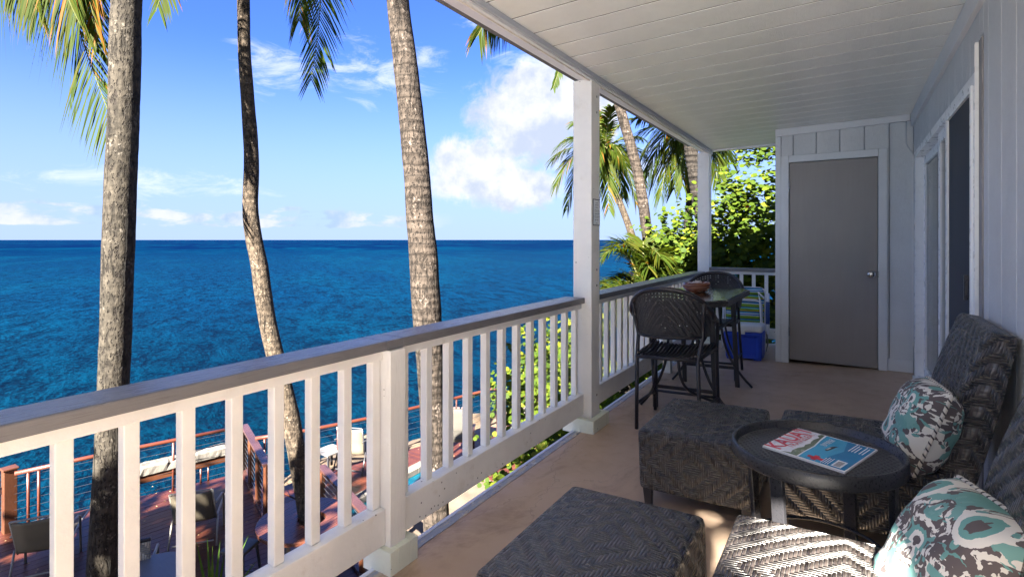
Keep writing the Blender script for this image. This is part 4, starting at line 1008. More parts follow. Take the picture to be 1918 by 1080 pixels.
# ---------------------------------------------------------------- cooler
ck = thing('cooler', 'blue cooler with a white lid on the floor behind the bistro table', 'cooler')
b = MB()
def cw(x, y, z):
    t_ = (z+.15)/.30; k_ = .93+.07*t_; xx = x*k_; yy2 = y*k_
    if y < 0 and abs(x) < .145 and -.125 < z < .095: yy2 += .016
    if y < 0 and abs(x) < .10 and z < -.125: pass
    return (xx, yy2, z)
b.rbox(.385, .27, .285, .020, 0, 30, (0, 0, .1455+.012), warp=cw); body = obj('body', b, 'bluehdpe', ck, world=False, smooth=True, weld=True)
for sx_ in (-1, 1):
    for sy_ in (-1, 1): obj('foot', MB().rbox(.075, .06, .03, .008, 0, 4, (sx_*.135, sy_*.085, .0155)), 'bluehdpe', ck, world=False, smooth=True, weld=True)
b = MB(); b.rbox(.400, .288, .075, .026, .006, 10, (0, 0, .335)); obj('lid', b, 'whitehdpe', ck, world=False, smooth=True, weld=True)
obj('handle', MB().tube([(-.196, -.10, .29), (-.212, -.10, .27), (-.214, -.1, .20), (-.214, .1, .20), (-.212, .10, .27), (-.196, .10, .29)], .009, 8), 'whitehdpe', ck, world=False, smooth=True)
obj('latch', MB().rbox(.06, .012, .045, .004, 0, 4, (0, -.146, .300)), 'whitehdpe', ck, world=False, smooth=True)
place(ck, -.952, 6.16)

# folded beach chair
bc_ = thing('beach_chair', 'folded beach chair with striped green and blue cloth behind the cooler', 'folding chair', (-.98, 6.56, zf(-.98)))
def U(x0, x1, y, z0, z1, y1, r_=.010): return [(x0, y, z0), (x0, y1, z1-.06), (x0+.02, y1, z1-.015), (x0+.06, y1, z1), (x1-.06, y1, z1), (x1-.02, y1, z1-.015), (x1, y1, z1-.06), (x1, y, z0)]
obj('frame', MB().tube(U(-.275, .175, -.05, .02, .735, .02), .0105, 8), 'whitehdpe', bc_, world=False, smooth=True)
obj('frame', MB().tube(U(-.245, .145, .03, .015, .60, -.06), .0105, 8), 'whitehdpe', bc_, world=False, smooth=True)
def cloth(z0, z1, y0, y1, x0=-.262, x1=.162, ph=0):
    b = MB(); nn = 14
    for i in range(nn+1):
        for j in range(nn+1):
            s_, t_ = i/nn, j/nn; b.v.append((x0+(x1-x0)*s_, y0+(y1-y0)*t_-.030*math.sin(PI*s_)*math.sin(PI*t_)+.012*noise.noise(Vector((s_*3, t_*5, ph))), z0+(z1-z0)*t_-.02*math.sin(PI*s_)*(1-t_)))
    for i in range(nn):
        for j in range(nn): b.f.append((i*(nn+1)+j, (i+1)*(nn+1)+j, (i+1)*(nn+1)+j+1, i*(nn+1)+j+1)); b.mi.append(0)
    o = obj('cloth', b, 'stripe', bc_, world=False, smooth=True); s_ = o.modifiers.new('thick', 'SOLIDIFY'); s_.thickness = .003
cloth(.19, .715, -.03, .015); cloth(.20, .57, -.075, -.062, -.235, .135, 5)
obj('headrest', MB().rbox(.40, .05, .075, .02, 0, 8, (-.05, -.005, .70)), 'stripe', bc_, world=False, smooth=True, weld=True)
b = MB(); b.rbox(.030, .055, .46, .012, 0, 8, (.215, -.085, .46)); ar = obj('armrest', b, 'whitehdpe', bc_, world=False, smooth=True, weld=True)
obj('arm_pad', MB().rbox(.040, .012, .25, .005, 0, 6, (.215, -.117, .47)), paint('navy_pad', (.02, .05, .18), .5), ar, world=False, smooth=True, weld=True)
obj('arm_tube', MB().tube([(.205, -.075, .60), (.11, -.085, .695), (.135, -.09, .60), (.145, -.09, .36), (.10, -.09, .30)], .011, 8), 'whitehdpe', bc_, world=False, smooth=True)
obj('rear_tube', MB().tube([(.195, -.05, .25), (.20, .02, .1), (.18, .06, .01), (-.26, .06, .01), (-.28, .02, .1), (-.28, -.03, .34)], .009, 8), 'cream_metal', bc_, world=False, smooth=True)

# ---------------------------------------------------------------- lower pool deck
def clip(poly_, ax, lim, keep_less):
    out = []
    for i in range(len(poly_)):
        a, b_ = poly_[i], poly_[(i+1) % len(poly_)]
        ia = (a[ax] <= lim) == keep_less or a[ax] == lim; ib = (b_[ax] <= lim) == keep_less or b_[ax] == lim
        if ia: out.append(a)
        if ia != ib:
            t_ = (lim-a[ax])/(b_[ax]-a[ax]); out.append((a[0]+(b_[0]-a[0])*t_, a[1]+(b_[1]-a[1])*t_))
    return out
def planks(parent, pts, ang_deg, wdt, z, th_=.03, mt='deck'):
    ca, sa = math.cos(R_(ang_deg)), math.sin(R_(ang_deg))
    loc = [(x*ca+y*sa, -x*sa+y*ca) for x, y in pts]      # planks run along local x
    y0 = min(p[1] for p in loc); y1 = max(p[1] for p in loc); k = y0
    while k < y1:
        q = clip(clip(loc, 1, k+.004, False), 1, k+wdt-.004, True)
        if len(q) >= 3:
            xs_ = [p[0] for p in q]; 
            if max(xs_)-min(xs_) > .2:
                cuts = [min(xs_)-1]; c0 = min(xs_)+random.uniform(1, 4.8)
                while c0 < max(xs_): cuts.append(c0); c0 += 4.8
                cuts.append(max(xs_)+1)
                for a, b_ in zip(cuts[:-1], cuts[1:]):
                    r_ = clip(clip(q, 0, a+.002, False), 0, b_-.002, True)
                    if len(r_) < 3: continue
                    dz = random.uniform(-.0015, .0015)
                    obj('plank', MB().prism([(x*ca-y*sa, x*sa+y*ca) for x, y in r_], z-th_+dz, z+dz), mt, parent)
        k += wdt
def slab(name, pts, z0, z1, mt, kind='structure'): return obj(name, MB().prism(pts, z0, z1), mt, kind=kind)
LP = [(-14.2, -3), (-12.75, 2.9), (-11.40, 6.45), (-8.5, 6.35), (-5.2, 5.25), (-2.3, 4.9), (-2.3, -3)][::-1]
dl = slab('pool_deck', LP, LD-.25, LD-.032, 'darkwood'); planks(dl, LP[::-1], 80, .140, LD)
RA = [(-10.0, 6.42), (-10.0, 6.9), (-9.22, 9.25), (-8.46, 9.25), (-8.46, 6.42)][::-1]
RB = [(-9.215, 9.26), (-8.4, 11.85), (-3.6, 11.85), (-3.6, 9.26)][::-1]
dr = slab('lower_pool_deck', RB, LD-.25, LD-.032, 'darkwood'); planks(dr, RB[::-1], 0, .140, LD)
dr2 = slab('lower_pool_deck', RA, LD-.25, LD-.032, 'darkwood'); planks(dr2, RA[::-1], 0, .140, LD)
TP = [(-7.0, 5.9), (-2.3, 4.95), (-2.3, 9.2), (-7.0, 9.2)]
slab('stone_terrace', TP, LD-.25, LD-.01, 'rock')
# pool
PX0, PX1, PY0, PY1 = -8.22, -7.35, 6.55, 9.02
slab('pool_water', [(PX0, PY0), (PX1, PY0), (PX1, PY1), (PX0, PY1)], LD-.6, LD-.12, 'pool')
pc = thing('pool_coping', 'pale stone edge around the blue pool on the lower deck', 'pool edge', (-7, 8, LD-.1))
for a in ((PX0-.23, PX0, PY0-.23, PY1+.23), (PX1, PX1+.3, PY0-.23, PY1+.23), (PX0, PX1, PY1, PY1+.23), (PX0, PX1, PY0-.1, PY0)):
    Lx, Ly = a[1]-a[0], a[3]-a[2]; n_ = max(1, int(max(Lx, Ly)/.42))
    for q in range(n_):
        if Ly > Lx: bb = (a[0], a[1], a[2]+Ly*q/n_+.004, a[2]+Ly*(q+1)/n_-.004)
        else: bb = (a[0]+Lx*q/n_+.004, a[0]+Lx*(q+1)/n_-.004, a[2], a[3])
        obj('stone', MB().box(*bb, LD-.12, LD+.012), 'stone', pc, bevel=.01)
obj('tile_band', MB().box(PX0-.002, PX0+.012, PY0, PY1, LD-.16, LD-.121).box(PX0+.012, PX1, PY1-.012, PY1+.001, LD-.16, LD-.1205), paint('navy_pool_tile', (.01, .04, .12), .2), pc)

def pipe_rail(label, path, z, post_every=1.35, post='redpaint', top='redpaint', cables=7, zb=LD, posts=True):
    t = thing('deck_railing', label, 'railing', (path[0][0], path[0][1], zb))
    P = [Vector((x, y, z)) for x, y in path]
    obj('handrail', MB().tube(P, .038, 10), top, t, smooth=True)
    L = [0]
    for a, b_ in zip(P[:-1], P[1:]): L.append(L[-1]+(b_-a).length)
    def at(s_):
        for i in range(len(P)-1):
            if s_ <= L[i+1]+1e-6: return P[i].lerp(P[i+1], (s_-L[i])/(L[i+1]-L[i])), (P[i+1]-P[i]).normalized()
    s_ = .25
    while s_ < L[-1] and posts:
        p, d2 = at(s_); nrm_ = Vector((-d2.y, d2.x, 0))
        for off in (-.07, .07):
            q = p+d2*off; obj('post', MB().tube([q-Vector((0, 0, .03)), Vector((q.x+nrm_.x*.03, q.y+nrm_.y*.03, zb-.05))], .024, 8), post, t, smooth=True)
        s_ += post_every
    for k in range(cables):
        zz_ = zb+.12+(z-zb-.2)*k/(cables-1); obj('cable', MB().tube([Vector((p.x, p.y, zz_)) for p in P], .0038, 5), 'black', t)
    return t
pipe_rail('rust red pipe handrail along the ocean edge of the lower deck', [(-12.42, 2.95), (-12.14, 3.98), (-11.72, 5.23), (-11.32, 6.42)], -2.85, 1.1)
pipe_rail('rust red pipe handrail around the far corner of the pool deck', [(-10.4, 6.2), (-9.98, 6.9), (-9.40, 8.27), (-9.05, 9.32), (-8.60, 10.84), (-8.32, 11.84), (-6.93, 11.80), (-4.2, 11.80)], -2.85, 1.5)
g = thing('gate_post', 'stout orange timber post at the end of the red pipe handrail', 'post', (-12.57, 2.93, LD))
obj('post', MB().box(-12.67, -12.49, 2.83, 3.01, LD-.1, -2.80), 'orangewood', g, bevel=.01)
obj('cap', MB().box(-12.69, -12.47, 2.81, 3.03, -2.80, -2.765), 'orangewood', g, bevel=.01)
g = thing('deck_gate', 'pale metal gate of thin level bars beside the orange post', 'gate', (-12.9, 2.3, LD))
for k in range(9): obj('bar', MB().tube([(-12.72, 2.72, LD+.14+k*.10), (-13.1, 1.7, LD+.14+k*.10)], .011, 6), 'cream_metal', g, smooth=True)
for q in ((-12.72, 2.72), (-13.1, 1.7)): obj('upright', MB().tube([(q[0], q[1], LD+.04), (q[0], q[1], LD+1.0)], .022, 8), 'cream_metal', g, smooth=True)
obj('latch', MB().tube([(-12.70, 2.74, -3.1), (-12.62, 2.8, -3.1), (-12.62, 2.8, -3.2)], .02, 6), 'black', g)
# stone ledge with timber fascia beyond the handrail
t = thing('stone_ledge', 'rough pale stone ledge on an orange timber beam beyond the handrail', 'ledge', (-11.9, 5.4, -3.5))
b = MB(); nn = 30; ln_ = [(-12.02, 4.35), (-11.45, 6.62)]
for i in range(nn+1):
    s_ = i/nn; x_ = ln_[0][0]+(ln_[1][0]-ln_[0][0])*s_; y_ = ln_[0][1]+(ln_[1][1]-ln_[0][1])*s_
    for q, (dx, z_) in enumerate(((.10, -3.42), (.11, -3.27), (-.02, -3.235), (-.22, -3.25), (-.28, -3.42))):
        r_ = .025*noise.noise(Vector((s_*40, q*2.0, 1))); b.v.append((x_+dx+r_, y_+r_*.5, z_+r_))
for i in range(nn):
    for q in range(4): a = i*5+q; b.f.append((a, a+5, a+6, a+1)); b.mi.append(0)
obj('stone_top', b, 'stone', t)
obj('fascia', MB().bar((-12.0, 4.30, -3.50), (-11.42, 6.60, -3.50), .05, .17), 'orangewood', t, bevel=.006)
for q in (.1, .16, .62, .68): obj('post', MB().tube([(-12.0+.58*q, 4.3+2.3*q, -3.58), (-12.0+.58*q, 4.3+2.3*q, LD-.1)], .018, 8), 'redpaint', t, smooth=True)

def flat_rail(label, a, b_, z, ends=True):
    t = thing('deck_railing', label, 'railing', (*a, LD))
    A, B = Vector((*a, z)), Vector((*b_, z)); d2 = (B-A).normalized(); Ln = (B-A).length
    obj('cap_rail', MB().bar(A, B, .15, .045), 'darkwood', t, bevel=.006)
    n_ = max(1, round(Ln/1.0))
    for k in range(n_+1):
        q = A.lerp(B, k/n_)*1; q += d2*(.05 if k == 0 else (-.05 if k == n_ else 0))
        obj('post', MB().bar((q.x, q.y, z-.024), (q.x, q.y, LD-.05), .085, .085), 'orangewood', t, bevel=.005)
    for k in range(8):
        zz_ = LD+.12+k*.105; obj('cable', MB().tube([(A.x, A.y, zz_), (B.x, B.y, zz_)], .005, 5), 'black', t)
    obj('sole_board', MB().bar((A.x, A.y, LD+.03), (B.x, B.y, LD+.03), .13, .05), 'darkwood', t, bevel=.004)
    return t
flat_rail('dark flat-capped cable railing running inland from the corner of the lower deck', (-11.44, 6.56), (-9.06, 5.63), -2.88)
flat_rail('dark flat-capped cable railing between the round tree table and the pool', (-8.22, 6.18), (-5.4, 5.20), -2.90)
# round timber table built around the leaning palm
t = thing('tree_table', 'round red timber table with a hole for the leaning palm trunk', 'table', (-6.98, 4.93, LD))
nn = 48; b = MB(); hc = (-6.87, 5.00)
o_ = [(-6.98+.66*math.cos(2*PI*i/nn), 4.93+.66*math.sin(2*PI*i/nn)) for i in range(nn)]; i_ = [(hc[0]+.20*math.cos(2*PI*i/nn), hc[1]+.20*math.sin(2*PI*i/nn)) for i in range(nn)]
zt_ = -2.95
vs = [(x, y, zt_) for x, y in o_]+[(x, y, zt_) for x, y in i_]+[(x, y, zt_-.06) for x, y in o_]+[(x, y, zt_-.06) for x, y in i_]
fs = []
for q in range(nn):
    r_ = (q+1) % nn; fs += [(q, r_, nn+r_, nn+q), (2*nn+r_, 2*nn+q, 3*nn+q, 3*nn+r_), (2*nn+q, 2*nn+r_, r_, q), (nn+q, nn+r_, 3*nn+r_, 3*nn+q)]
obj('tabletop', b.add(vs, fs), 'bartop', t, bevel=.008)
for an in (30, 120, 210, 300):
    x_, y_ = -6.98+.5*math.cos(R_(an)), 4.93+.5*math.sin(R_(an)); obj('leg', MB().bar((x_, y_, zt_-.062), (x_, y_, LD), .05, .05), 'black', t)
def stool(label, x, y, rz):
    t = thing('bar_stool', label, 'stool', (x, y, LD), 'bar stools at the tree table', (0, 0, rz))
    obj('seat', MB().rbox(.38, .38, .05, .015, .004, 5, (0, 0, .72)), 'darksling', t, world=False, smooth=True, weld=True)
    for ax in (-1, 1):
        for ay in (-1, 1): obj('leg', MB().bar((ax*.15, ay*.15, .70), (ax*.21, ay*.21, 0), .028, .028), 'black', t, world=False)
        obj('footrest', MB().bar((ax*.19, -.19, .25), (ax*.19, .19, .25), .02, .02), 'black', t, world=False); obj('footrest', MB().bar((-.19, ax*.185, .25), (.19, ax*.185, .25), .02, .02), 'black', t, world=False)
    return t
stool('dark bar stool on the left side of the round tree table', -7.45, 4.22, .4)
stool('dark bar stool on the near side of the round tree table', -6.35, 4.35, 1.0)
def chaise(label, x, y, rz, fr='cream_metal', sl_='sling', g_='reclining deck chairs on the lower deck', lean=.30):
    """head at y=0, foot towards +y"""
    t = thing('deck_chair', label, 'deck chair', (x, y, LD), g_, (0, 0, rz)); w_ = .31
    for s_ in (-1, 1):
        obj('frame', MB().tube([(s_*w_, -lean, 1.0), (s_*w_, 0, .38), (s_*w_, .55, .42), (s_*w_, 1.25, .36)], .018, 8), fr, t, world=False, smooth=True)
        obj('leg', MB().tube([(s_*(w_+.03), -.16, .72), (s_*(w_+.04), .30, .66), (s_*(w_+.04), .42, .60), (s_*(w_+.04), .46, 0)], .018, 8), fr, t, world=False, smooth=True)
        obj('leg', MB().tube([(s_*(w_+.03), -.02, .45), (s_*(w_+.05), -.22, .0)], .016, 8), fr, t, world=False, smooth=True)
    obj('cross_bar', MB().tube([(-w_, -lean, 1.0), (w_, -lean, 1.0)], .018, 8), fr, t, world=False)
    obj('cross_bar', MB().tube([(-w_, -.18, .08), (w_, -.18, .08)], .014, 8), fr, t, world=False)
    pts = smoothpath([(0, -lean+.01, .98), (0, -lean*.5, .66), (0, .02, .38), (0, .5, .40), (0, 1.22, .36)], 5)
    b = MB()
    for p in pts:
        for q in range(5): b.v.append(((q/4-.5)*2*w_*.97, p.y+.0, p.z-.03*(1-((q/4-.5)*2)**2)))
    for i in range(len(pts)-1):
        for q in range(4): a = i*5+q; b.f.append((a, a+1, a+6, a+5)); b.mi.append(0)
    o = obj('sling', b, sl_, t, world=False, smooth=True); sd_ = o.modifiers.new('thick', 'SOLIDIFY'); sd_.thickness = .012
    return t
chaise('cream framed deck chair with khaki sling seen from behind, on the sunlit planks', -9.42, 4.55, R_(52))
chaise('cream framed deck chair half hidden by the thick pitted palm trunk', -10.55, 2.85, R_(60))
def deckseat(label, P, rz, cush='cushion'):
    t = thing('deck_armchair', label, 'chair', (P.x, P.y, LD), 'red timber armchairs by the pool', (0, 0, rz))
    for s_ in (-1, 1):
        obj('arm', MB().bar((s_*.31, -.30, .60), (s_*.31, .32, .62), .07, .03), 'darkwood', t, world=False)
        obj('leg', MB().bar((s_*.29, .28, .59), (s_*.29, .30, 0), .05, .05), 'darkwood', t, world=False); obj('leg', MB().bar((s_*.29, -.25, .58), (s_*.29, -.34, 0), .05, .05), 'darkwood', t, world=False)
    for k in range(5): obj('back_slat', MB().bar((-.22+.11*k, -.26, .35), (-.22+.11*k, -.44, .98), .07, .02, up=(0, 1, 0)), 'darkwood', t, world=False)
    obj('seat_cushion', MB().rbox(.54, .56, .11, .035, .02, 6, (0, .02, .42)), cush, t, world=False, smooth=True, weld=True)
    obj('back_cushion', MB().rbox(.54, .10, .55, .035, 0, 6, (0, -.24, .72)), cush, t, world=False, smooth=True, weld=True)
    return t
deckseat('armchair with a pale cushion, nearest the palm trunk on the far pool deck', at_z(862, 848, LD), R_(-150))
deckseat('armchair with a pale cushion near the railing corner of the far pool deck', at_z(960, 826, LD), R_(150))
deckseat('armchair with a pale cushion in front of the sunlit bush', at_z(1050, 812, LD), R_(120))
t = chaise('dark sling chair beside the red pipe handrail above the pool', at_z(660, 880, LD).x, at_z(660, 880, LD).y, R_(20), 'black', 'sling', None, .12)
sq = thing('side_stand', 'small dark square side table on the red pool deck', 'side table', (*at_z(618, 880, LD).xy, LD))
obj('top', MB().rbox(.5, .5, .04, .01, 0, 4, (0, 0, .45)), 'greytop', sq, world=False, weld=True)
for ax in (-1, 1):
    for ay in (-1, 1): obj('leg', MB().box(ax*.2-.02, ax*.2+.02, ay*.2-.02, ay*.2+.02, 0, .43), 'black', sq, world=False)
# cream wicker chair and grey round table
t = thing('wicker_armchair', 'cream wicker chair back beside the grey round table on the lower deck', 'chair', (-8.62, 3.30, LD), None, (0, 0, R_(60)))
b = MB(); b.rbox(.52, .05, .62, .02, 0, 8, (0, -.28, .66)); obj('backrest', b, 'weave_cream', t, world=False, smooth=True, weld=True)
obj('top_rail', MB().tube([(-.26, -.28, .99), (.26, -.28, .99)], .028, 8), 'black', t, world=False, smooth=True)
obj('seat', MB().rbox(.54, .54, .08, .02, .01, 6, (0, 0, .42)), 'weave_cream', t, world=False, smooth=True, weld=True)
for ax in (-1, 1):
    obj('arm', MB().tube([(ax*.27, -.26, .66), (ax*.28, .22, .64), (ax*.27, .26, .42)], .022, 8), 'cream_metal', t, world=False, smooth=True)
    for ay in (-1, 1): obj('leg', MB().bar((ax*.24, ay*.24, .40), (ax*.25, ay*.26, 0), .03, .03), 'cream_metal', t, world=False)
t = thing('round_table', 'grey round patio table behind the near balusters', 'table', (-7.86, 3.24, LD))
obj('tabletop', MB().lathe([(.47, .69), (.49, .70), (.49, .715), (.47, .725)], n=48), 'greytop', t, world=False)
for an in (45, 135, 225, 315): obj('leg', MB().tube([(.1*math.cos(R_(an)), .1*math.sin(R_(an)), .69), (.32*math.cos(R_(an)), .32*math.sin(R_(an)), 0)], .018, 8), 'cream_metal', t, world=False, smooth=True)

# ---------------------------------------------------------------- rocks
def rock(label, x, y, z, r_, seed, mt, grp):
    me = bmesh.new(); bmesh.ops.create_icosphere(me, subdivisions=3, radius=1)
    for v_ in me.verts:
        d2 = 1+.35*noise.noise(v_.co*1.6+Vector((seed, 0, 0)))+.12*noise.noise(v_.co*5+Vector((0, seed, 0)))
        v_.co = Vector((v_.co.x*r_[0]*d2, v_.co.y*r_[1]*d2, v_.co.z*r_[2]*d2))
    m_ = bpy.data.meshes.new('rock'); me.to_mesh(m_); me.free(); m_.materials.append(M[mt])
    for p in m_.polygons: p.use_smooth = True
    o = bpy.data.objects.new('boulder', m_); C.objects.link(o); o.location = (x, y, z); tag(o, label, 'rock', grp); return o
rr = random.Random(11)
for k in range(12):
    s_ = k/11; rock('tan rough boulder among those on the stone terrace beside the pool', -3.4-1.1*s_+rr.uniform(-.3, .3), 4.7+3.6*s_, LD+.02, (rr.uniform(.40, .62), rr.uniform(.35, .6), rr.uniform(.28, .5)), k*3.1, 'rock', 'tan boulders below the lanai')
for k in range(10):
    rock('dark wet lava rock in the surf beyond the orange gate post', -15.6+rr.uniform(-1.6, 1.2), .8+rr.uniform(-2.4, 3.5), -9.1, (rr.uniform(.3, .8), rr.uniform(.3, .7), rr.uniform(.3, .7)), k*7.7, 'darkrock', 'lava rocks in the surf')

# ---------------------------------------------------------------- palms
def frond_mb(pts, side, ll, n_=64, hang=.55, wdt=.032, start=.12, rad=.022, mats=(0, 1, 2), wts=(.75, .2, .05), rn=random, vee=.25, sweep=.75):
    b = MB(); m_ = len(pts)-1
    b.tube(pts, [rad*(1-.82*i/m_) for i in range(m_+1)], 5, mi=3)
    P = [Vector(p) for p in pts]; side = Vector(side).normalized()
    for k in range(n_):
        s_ = start+(1-start)*(k+rn.random()*.4)/n_; f_ = min(m_-1e-4, s_*m_); i = int(f_); p = P[i].lerp(P[i+1], f_-i); t_ = (P[i+1]-P[i]).normalized()
        u_ = (s_-start)/(1-start); L_ = ll*(.45+1.1*math.sin(min(1, u_*1.25+.12)*PI*.62)**1.2)*(1-.55*u_**3)*rn.uniform(.86, 1.08)
        up = side.cross(t_)
        if up.z < 0: up = -up
        for sg in (-1, 1):
            if rn.random() < .04: continue
            d2 = (side*sg*rn.uniform(.85, 1.1)+t_*(sweep+.9*u_+rn.uniform(-.1, .1))+up*rn.uniform(vee-.12, vee+.12)).normalized()
            h_ = hang*rn.uniform(.7, 1.3)
            wv = t_.cross(d2); wv = wv.cross(d2).normalized()
            q_ = lambda a: p+d2*L_*a*(1-.18*h_*a)+Vector((0, 0, -1))*L_*h_*a*a
            w0 = wdt*rn.uniform(.8, 1.2); A = [q_(a) for a in (0, .35, .7, 1)]
            vs = [A[0]-wv*w0*.3, A[0]+wv*w0*.3, A[1]-wv*w0*.5, A[1]+wv*w0*.5, A[2]-wv*w0*.36, A[2]+wv*w0*.36, A[3]]
            r_ = rn.random(); mi = mats[0] if r_ < wts[0] else (mats[1] if r_ < wts[0]+wts[1] else mats[2])
            b.add(vs, [(0, 1, 3, 2), (2, 3, 5, 4), (4, 5, 6)], mi)
    return b
FM = ['frond', 'frond_y', 'frond_d', 'rachis']
def add_frond(t, pts, ll, nm='frond', **kw):
    d2 = Vector(pts[-1])-Vector(pts[0]); sd_ = kw.pop('side', None)
    if sd_ is None: sd_ = Vector((-d2.y, d2.x, 0)) if math.hypot(d2.x, d2.y) > .15 else _Rt
    return obj(nm, frond_mb(pts, sd_, ll, **kw), FM, t)
def trunk_mb(path, rads, n_=22, sub=8, rough=.05, seed=0):
    P = smoothpath(path, sub); R2 = np.interp(np.linspace(0, 1, len(P)), np.linspace(0, 1, len(rads)), rads)
    P2 = []; rs = []
    for i in range(len(P)-1):
        for q in range(3): P2.append(P[i].lerp(P[i+1], q/3)); rs.append(float(R2[i]+(R2[i+1]-R2[i])*q/3))
    P2.append(P[-1]); rs.append(float(R2[-1]))
    b = MB(); b.tube(P2, rs, n_)
    out = []
    for i, p in enumerate(P2):
        for j in range(n_):
            v_ = Vector(b.v[i*n_+j]); c_ = v_-p; k = 1+rough*noise.noise(Vector((v_.x*3+seed, v_.y*3, v_.z*2.2)))+.35*rough*noise.noise(Vector((v_.x*13, v_.y*13+seed, v_.z*9)))
            out.append(tuple(p+c_*k))
    b.v = out; return b
def palm(label, path, rads, bk, crown, nrand=14, flen=2.6, ll=.62, seed=1, elev=(-5, 70), azr=(0, 360), lo=None, **kw):
    base = Vector(path[-1]); t = thing('palm_tree', label, 'palm tree', base)
    obj('trunk', trunk_mb(list(path)[::-1], list(rads)[::-1], seed=seed), bk, t, smooth=True)
    rn = random.Random(seed); c_ = Vector(crown)
    b = MB(); b.tube([c_-Vector((0, 0, .55)), c_-Vector((0, 0, .2)), c_+Vector((0, 0, .12)), c_+Vector((0, 0, .5))], [rads[0]*1.0, rads[0]*1.5, rads[0]*1.3, .03], 12); obj('crown_shaft', b, 'rachis', t, smooth=True)
    for k in range(nrand):
        a = R_(azr[0]+(azr[1]-azr[0])*(k*0.618 % 1)+rn.uniform(-12, 12)); e = R_(elev[0]+(elev[1]-elev[0])*((k+.5)/nrand)); L_ = flen*rn.uniform(.85, 1.1)
        h_ = Vector((math.cos(a), math.sin(a), 0)); up_ = Vector((0, 0, 1)); dp = 1-.6*math.sin(e)
        pts = bez(c_, c_+(h_*math.cos(e)+up_*math.sin(e))*L_*.4, c_+h_*L_*.75*max(.35, math.cos(e))+up_*L_*(.62*math.sin(e)-.02*dp), c_+h_*L_*(.95 if e < 1 else .7)*max(.4, math.cos(e))+up_*L_*(.48*math.sin(e)-.42*dp), 14)
        add_frond(t, pts, ll, rn=rn, **kw)
    return t, rn
def px_frond(t, rn, crown, c1, c2, end, ll, **kw):
    """frond along a path measured off the photograph: (px, py, depth) each"""
    add_frond(t, bez(crown, at_depth(*c1), at_depth(*c2), at_depth(*end), 18), ll, rn=rn, side=_Rt, **kw)
def dp(lst, d_): return [at_depth(x, y, d_) for x, y in lst]

# A: thick pitted trunk at the left
cA_ = at_depth(246, -420, 5.6)
A_path = [cA_]+[at_depth(246, -200, 5.55)]+dp([(237, 0), (234, 100), (232, 200), (228, 300), (222, 449), (217, 620), (211, 760), (203, 900), (192, 1080)], 5.5)+[at_depth(176, 1370, 5.5)]
tA, rn = palm('thick pitted palm trunk at the left, in front of the sea, orange-tipped fronds above', A_path, [.115, .13, .138, .141, .139, .140, .143, .145, .141, .138, .14, .17], 'barkA', cA_, 8, 2.9, .75, 3, (30, 80))
kwA = dict(hang=.35, wdt=.020)
px_frond(tA, rn, cA_, (20, -330, 6.3), (95, -70, 6.5), (212, 232, 6.4), .78, n_=125, wts=(.86, .12, .02), **kwA)
px_frond(tA, rn, cA_, (120, -300, 6.2), (-20, -130, 6.4), (-160, 20, 6.2), .62, n_=140, hang=1.0, wdt=.020, wts=(.7, .28, .02), vee=-.1)
px_frond(tA, rn, cA_, (100, -330, 6.0), (60, -120, 6.0), (150, 45, 6.0), .50, n_=120, hang=.7, wdt=.022, wts=(.45, .42, .13), vee=-.1)
px_frond(tA, rn, cA_, (180, -300, 6.0), (130, -120, 6.1), (185, 70, 6.1), .34, n_=110, hang=.8, wdt=.022, wts=(.25, .50, .25), vee=-.1)
px_frond(tA, rn, cA_, (30, -260, 5.9), (20, -90, 6.0), (70, 20, 6.0), .40, n_=110, hang=.8, wdt=.022, wts=(.4, .5, .1), vee=-.1)
px_frond(tA, rn, cA_, (330, -320, 6.1), (345, -120, 6.3), (292, 22, 6.3), .36, n_=60, hang=.3, wdt=.026, wts=(.55, .35, .1))
# B: slender bending trunk
cB_ = at_depth(452, -380, 8.1)
B_path = [cB_, at_depth(455, -180, 8.1)]+dp([(456, 0), (458, 100), (465, 200), (471, 300), (469, 380), (473, 430), (486, 500), (501, 600), (519, 680), (540, 760), (556, 850), (568, 910)], 8.1)+[at_depth(580, 975, 8.05), at_depth(600, 1068, 8.0)]
tB, rn = palm('slender bending palm trunk rising through the round timber table', B_path, [.08, .085, .090, .093, .100, .108, .110, .117, .124, .126, .128, .132, .136, .14, .15, .18], 'barkB', cB_, 5, 2.7, .6, 5, (35, 80))
px_frond(tB, rn, cB_, (610, -360, 8.3), (625, -80, 8.6), (582, 152, 8.6), .60, n_=120, hang=.25, wdt=.022, wts=(.75, .22, .03))
px_frond(tB, rn, cB_, (500, -330, 8.1), (575, -130, 8.2), (560, 40, 8.3), .50, n_=100, hang=.6, wdt=.022, wts=(.45, .5, .05))
# C: trunk in the middle with the smooth side
cC_ = at_depth(700, -520, 6.5)
C_path = [cC_, at_depth(725, -220, 6.5)]+dp([(745, 0), (757, 100), (768, 200), (778, 300), (786, 400), (793, 480), (798, 560), (803, 640), (808, 740), (814, 880)], 6.5)+[at_depth(826, 1229, 6.5)]
tC, rn = palm('leaning palm trunk in the middle of the view, pale lichen along its right side', C_path, [.11, .12, .138, .145, .152, .160, .166, .175, .182, .172, .155, .15, .19], 'barkC', cC_, 9, 2.4, .6, 8, (45, 80))
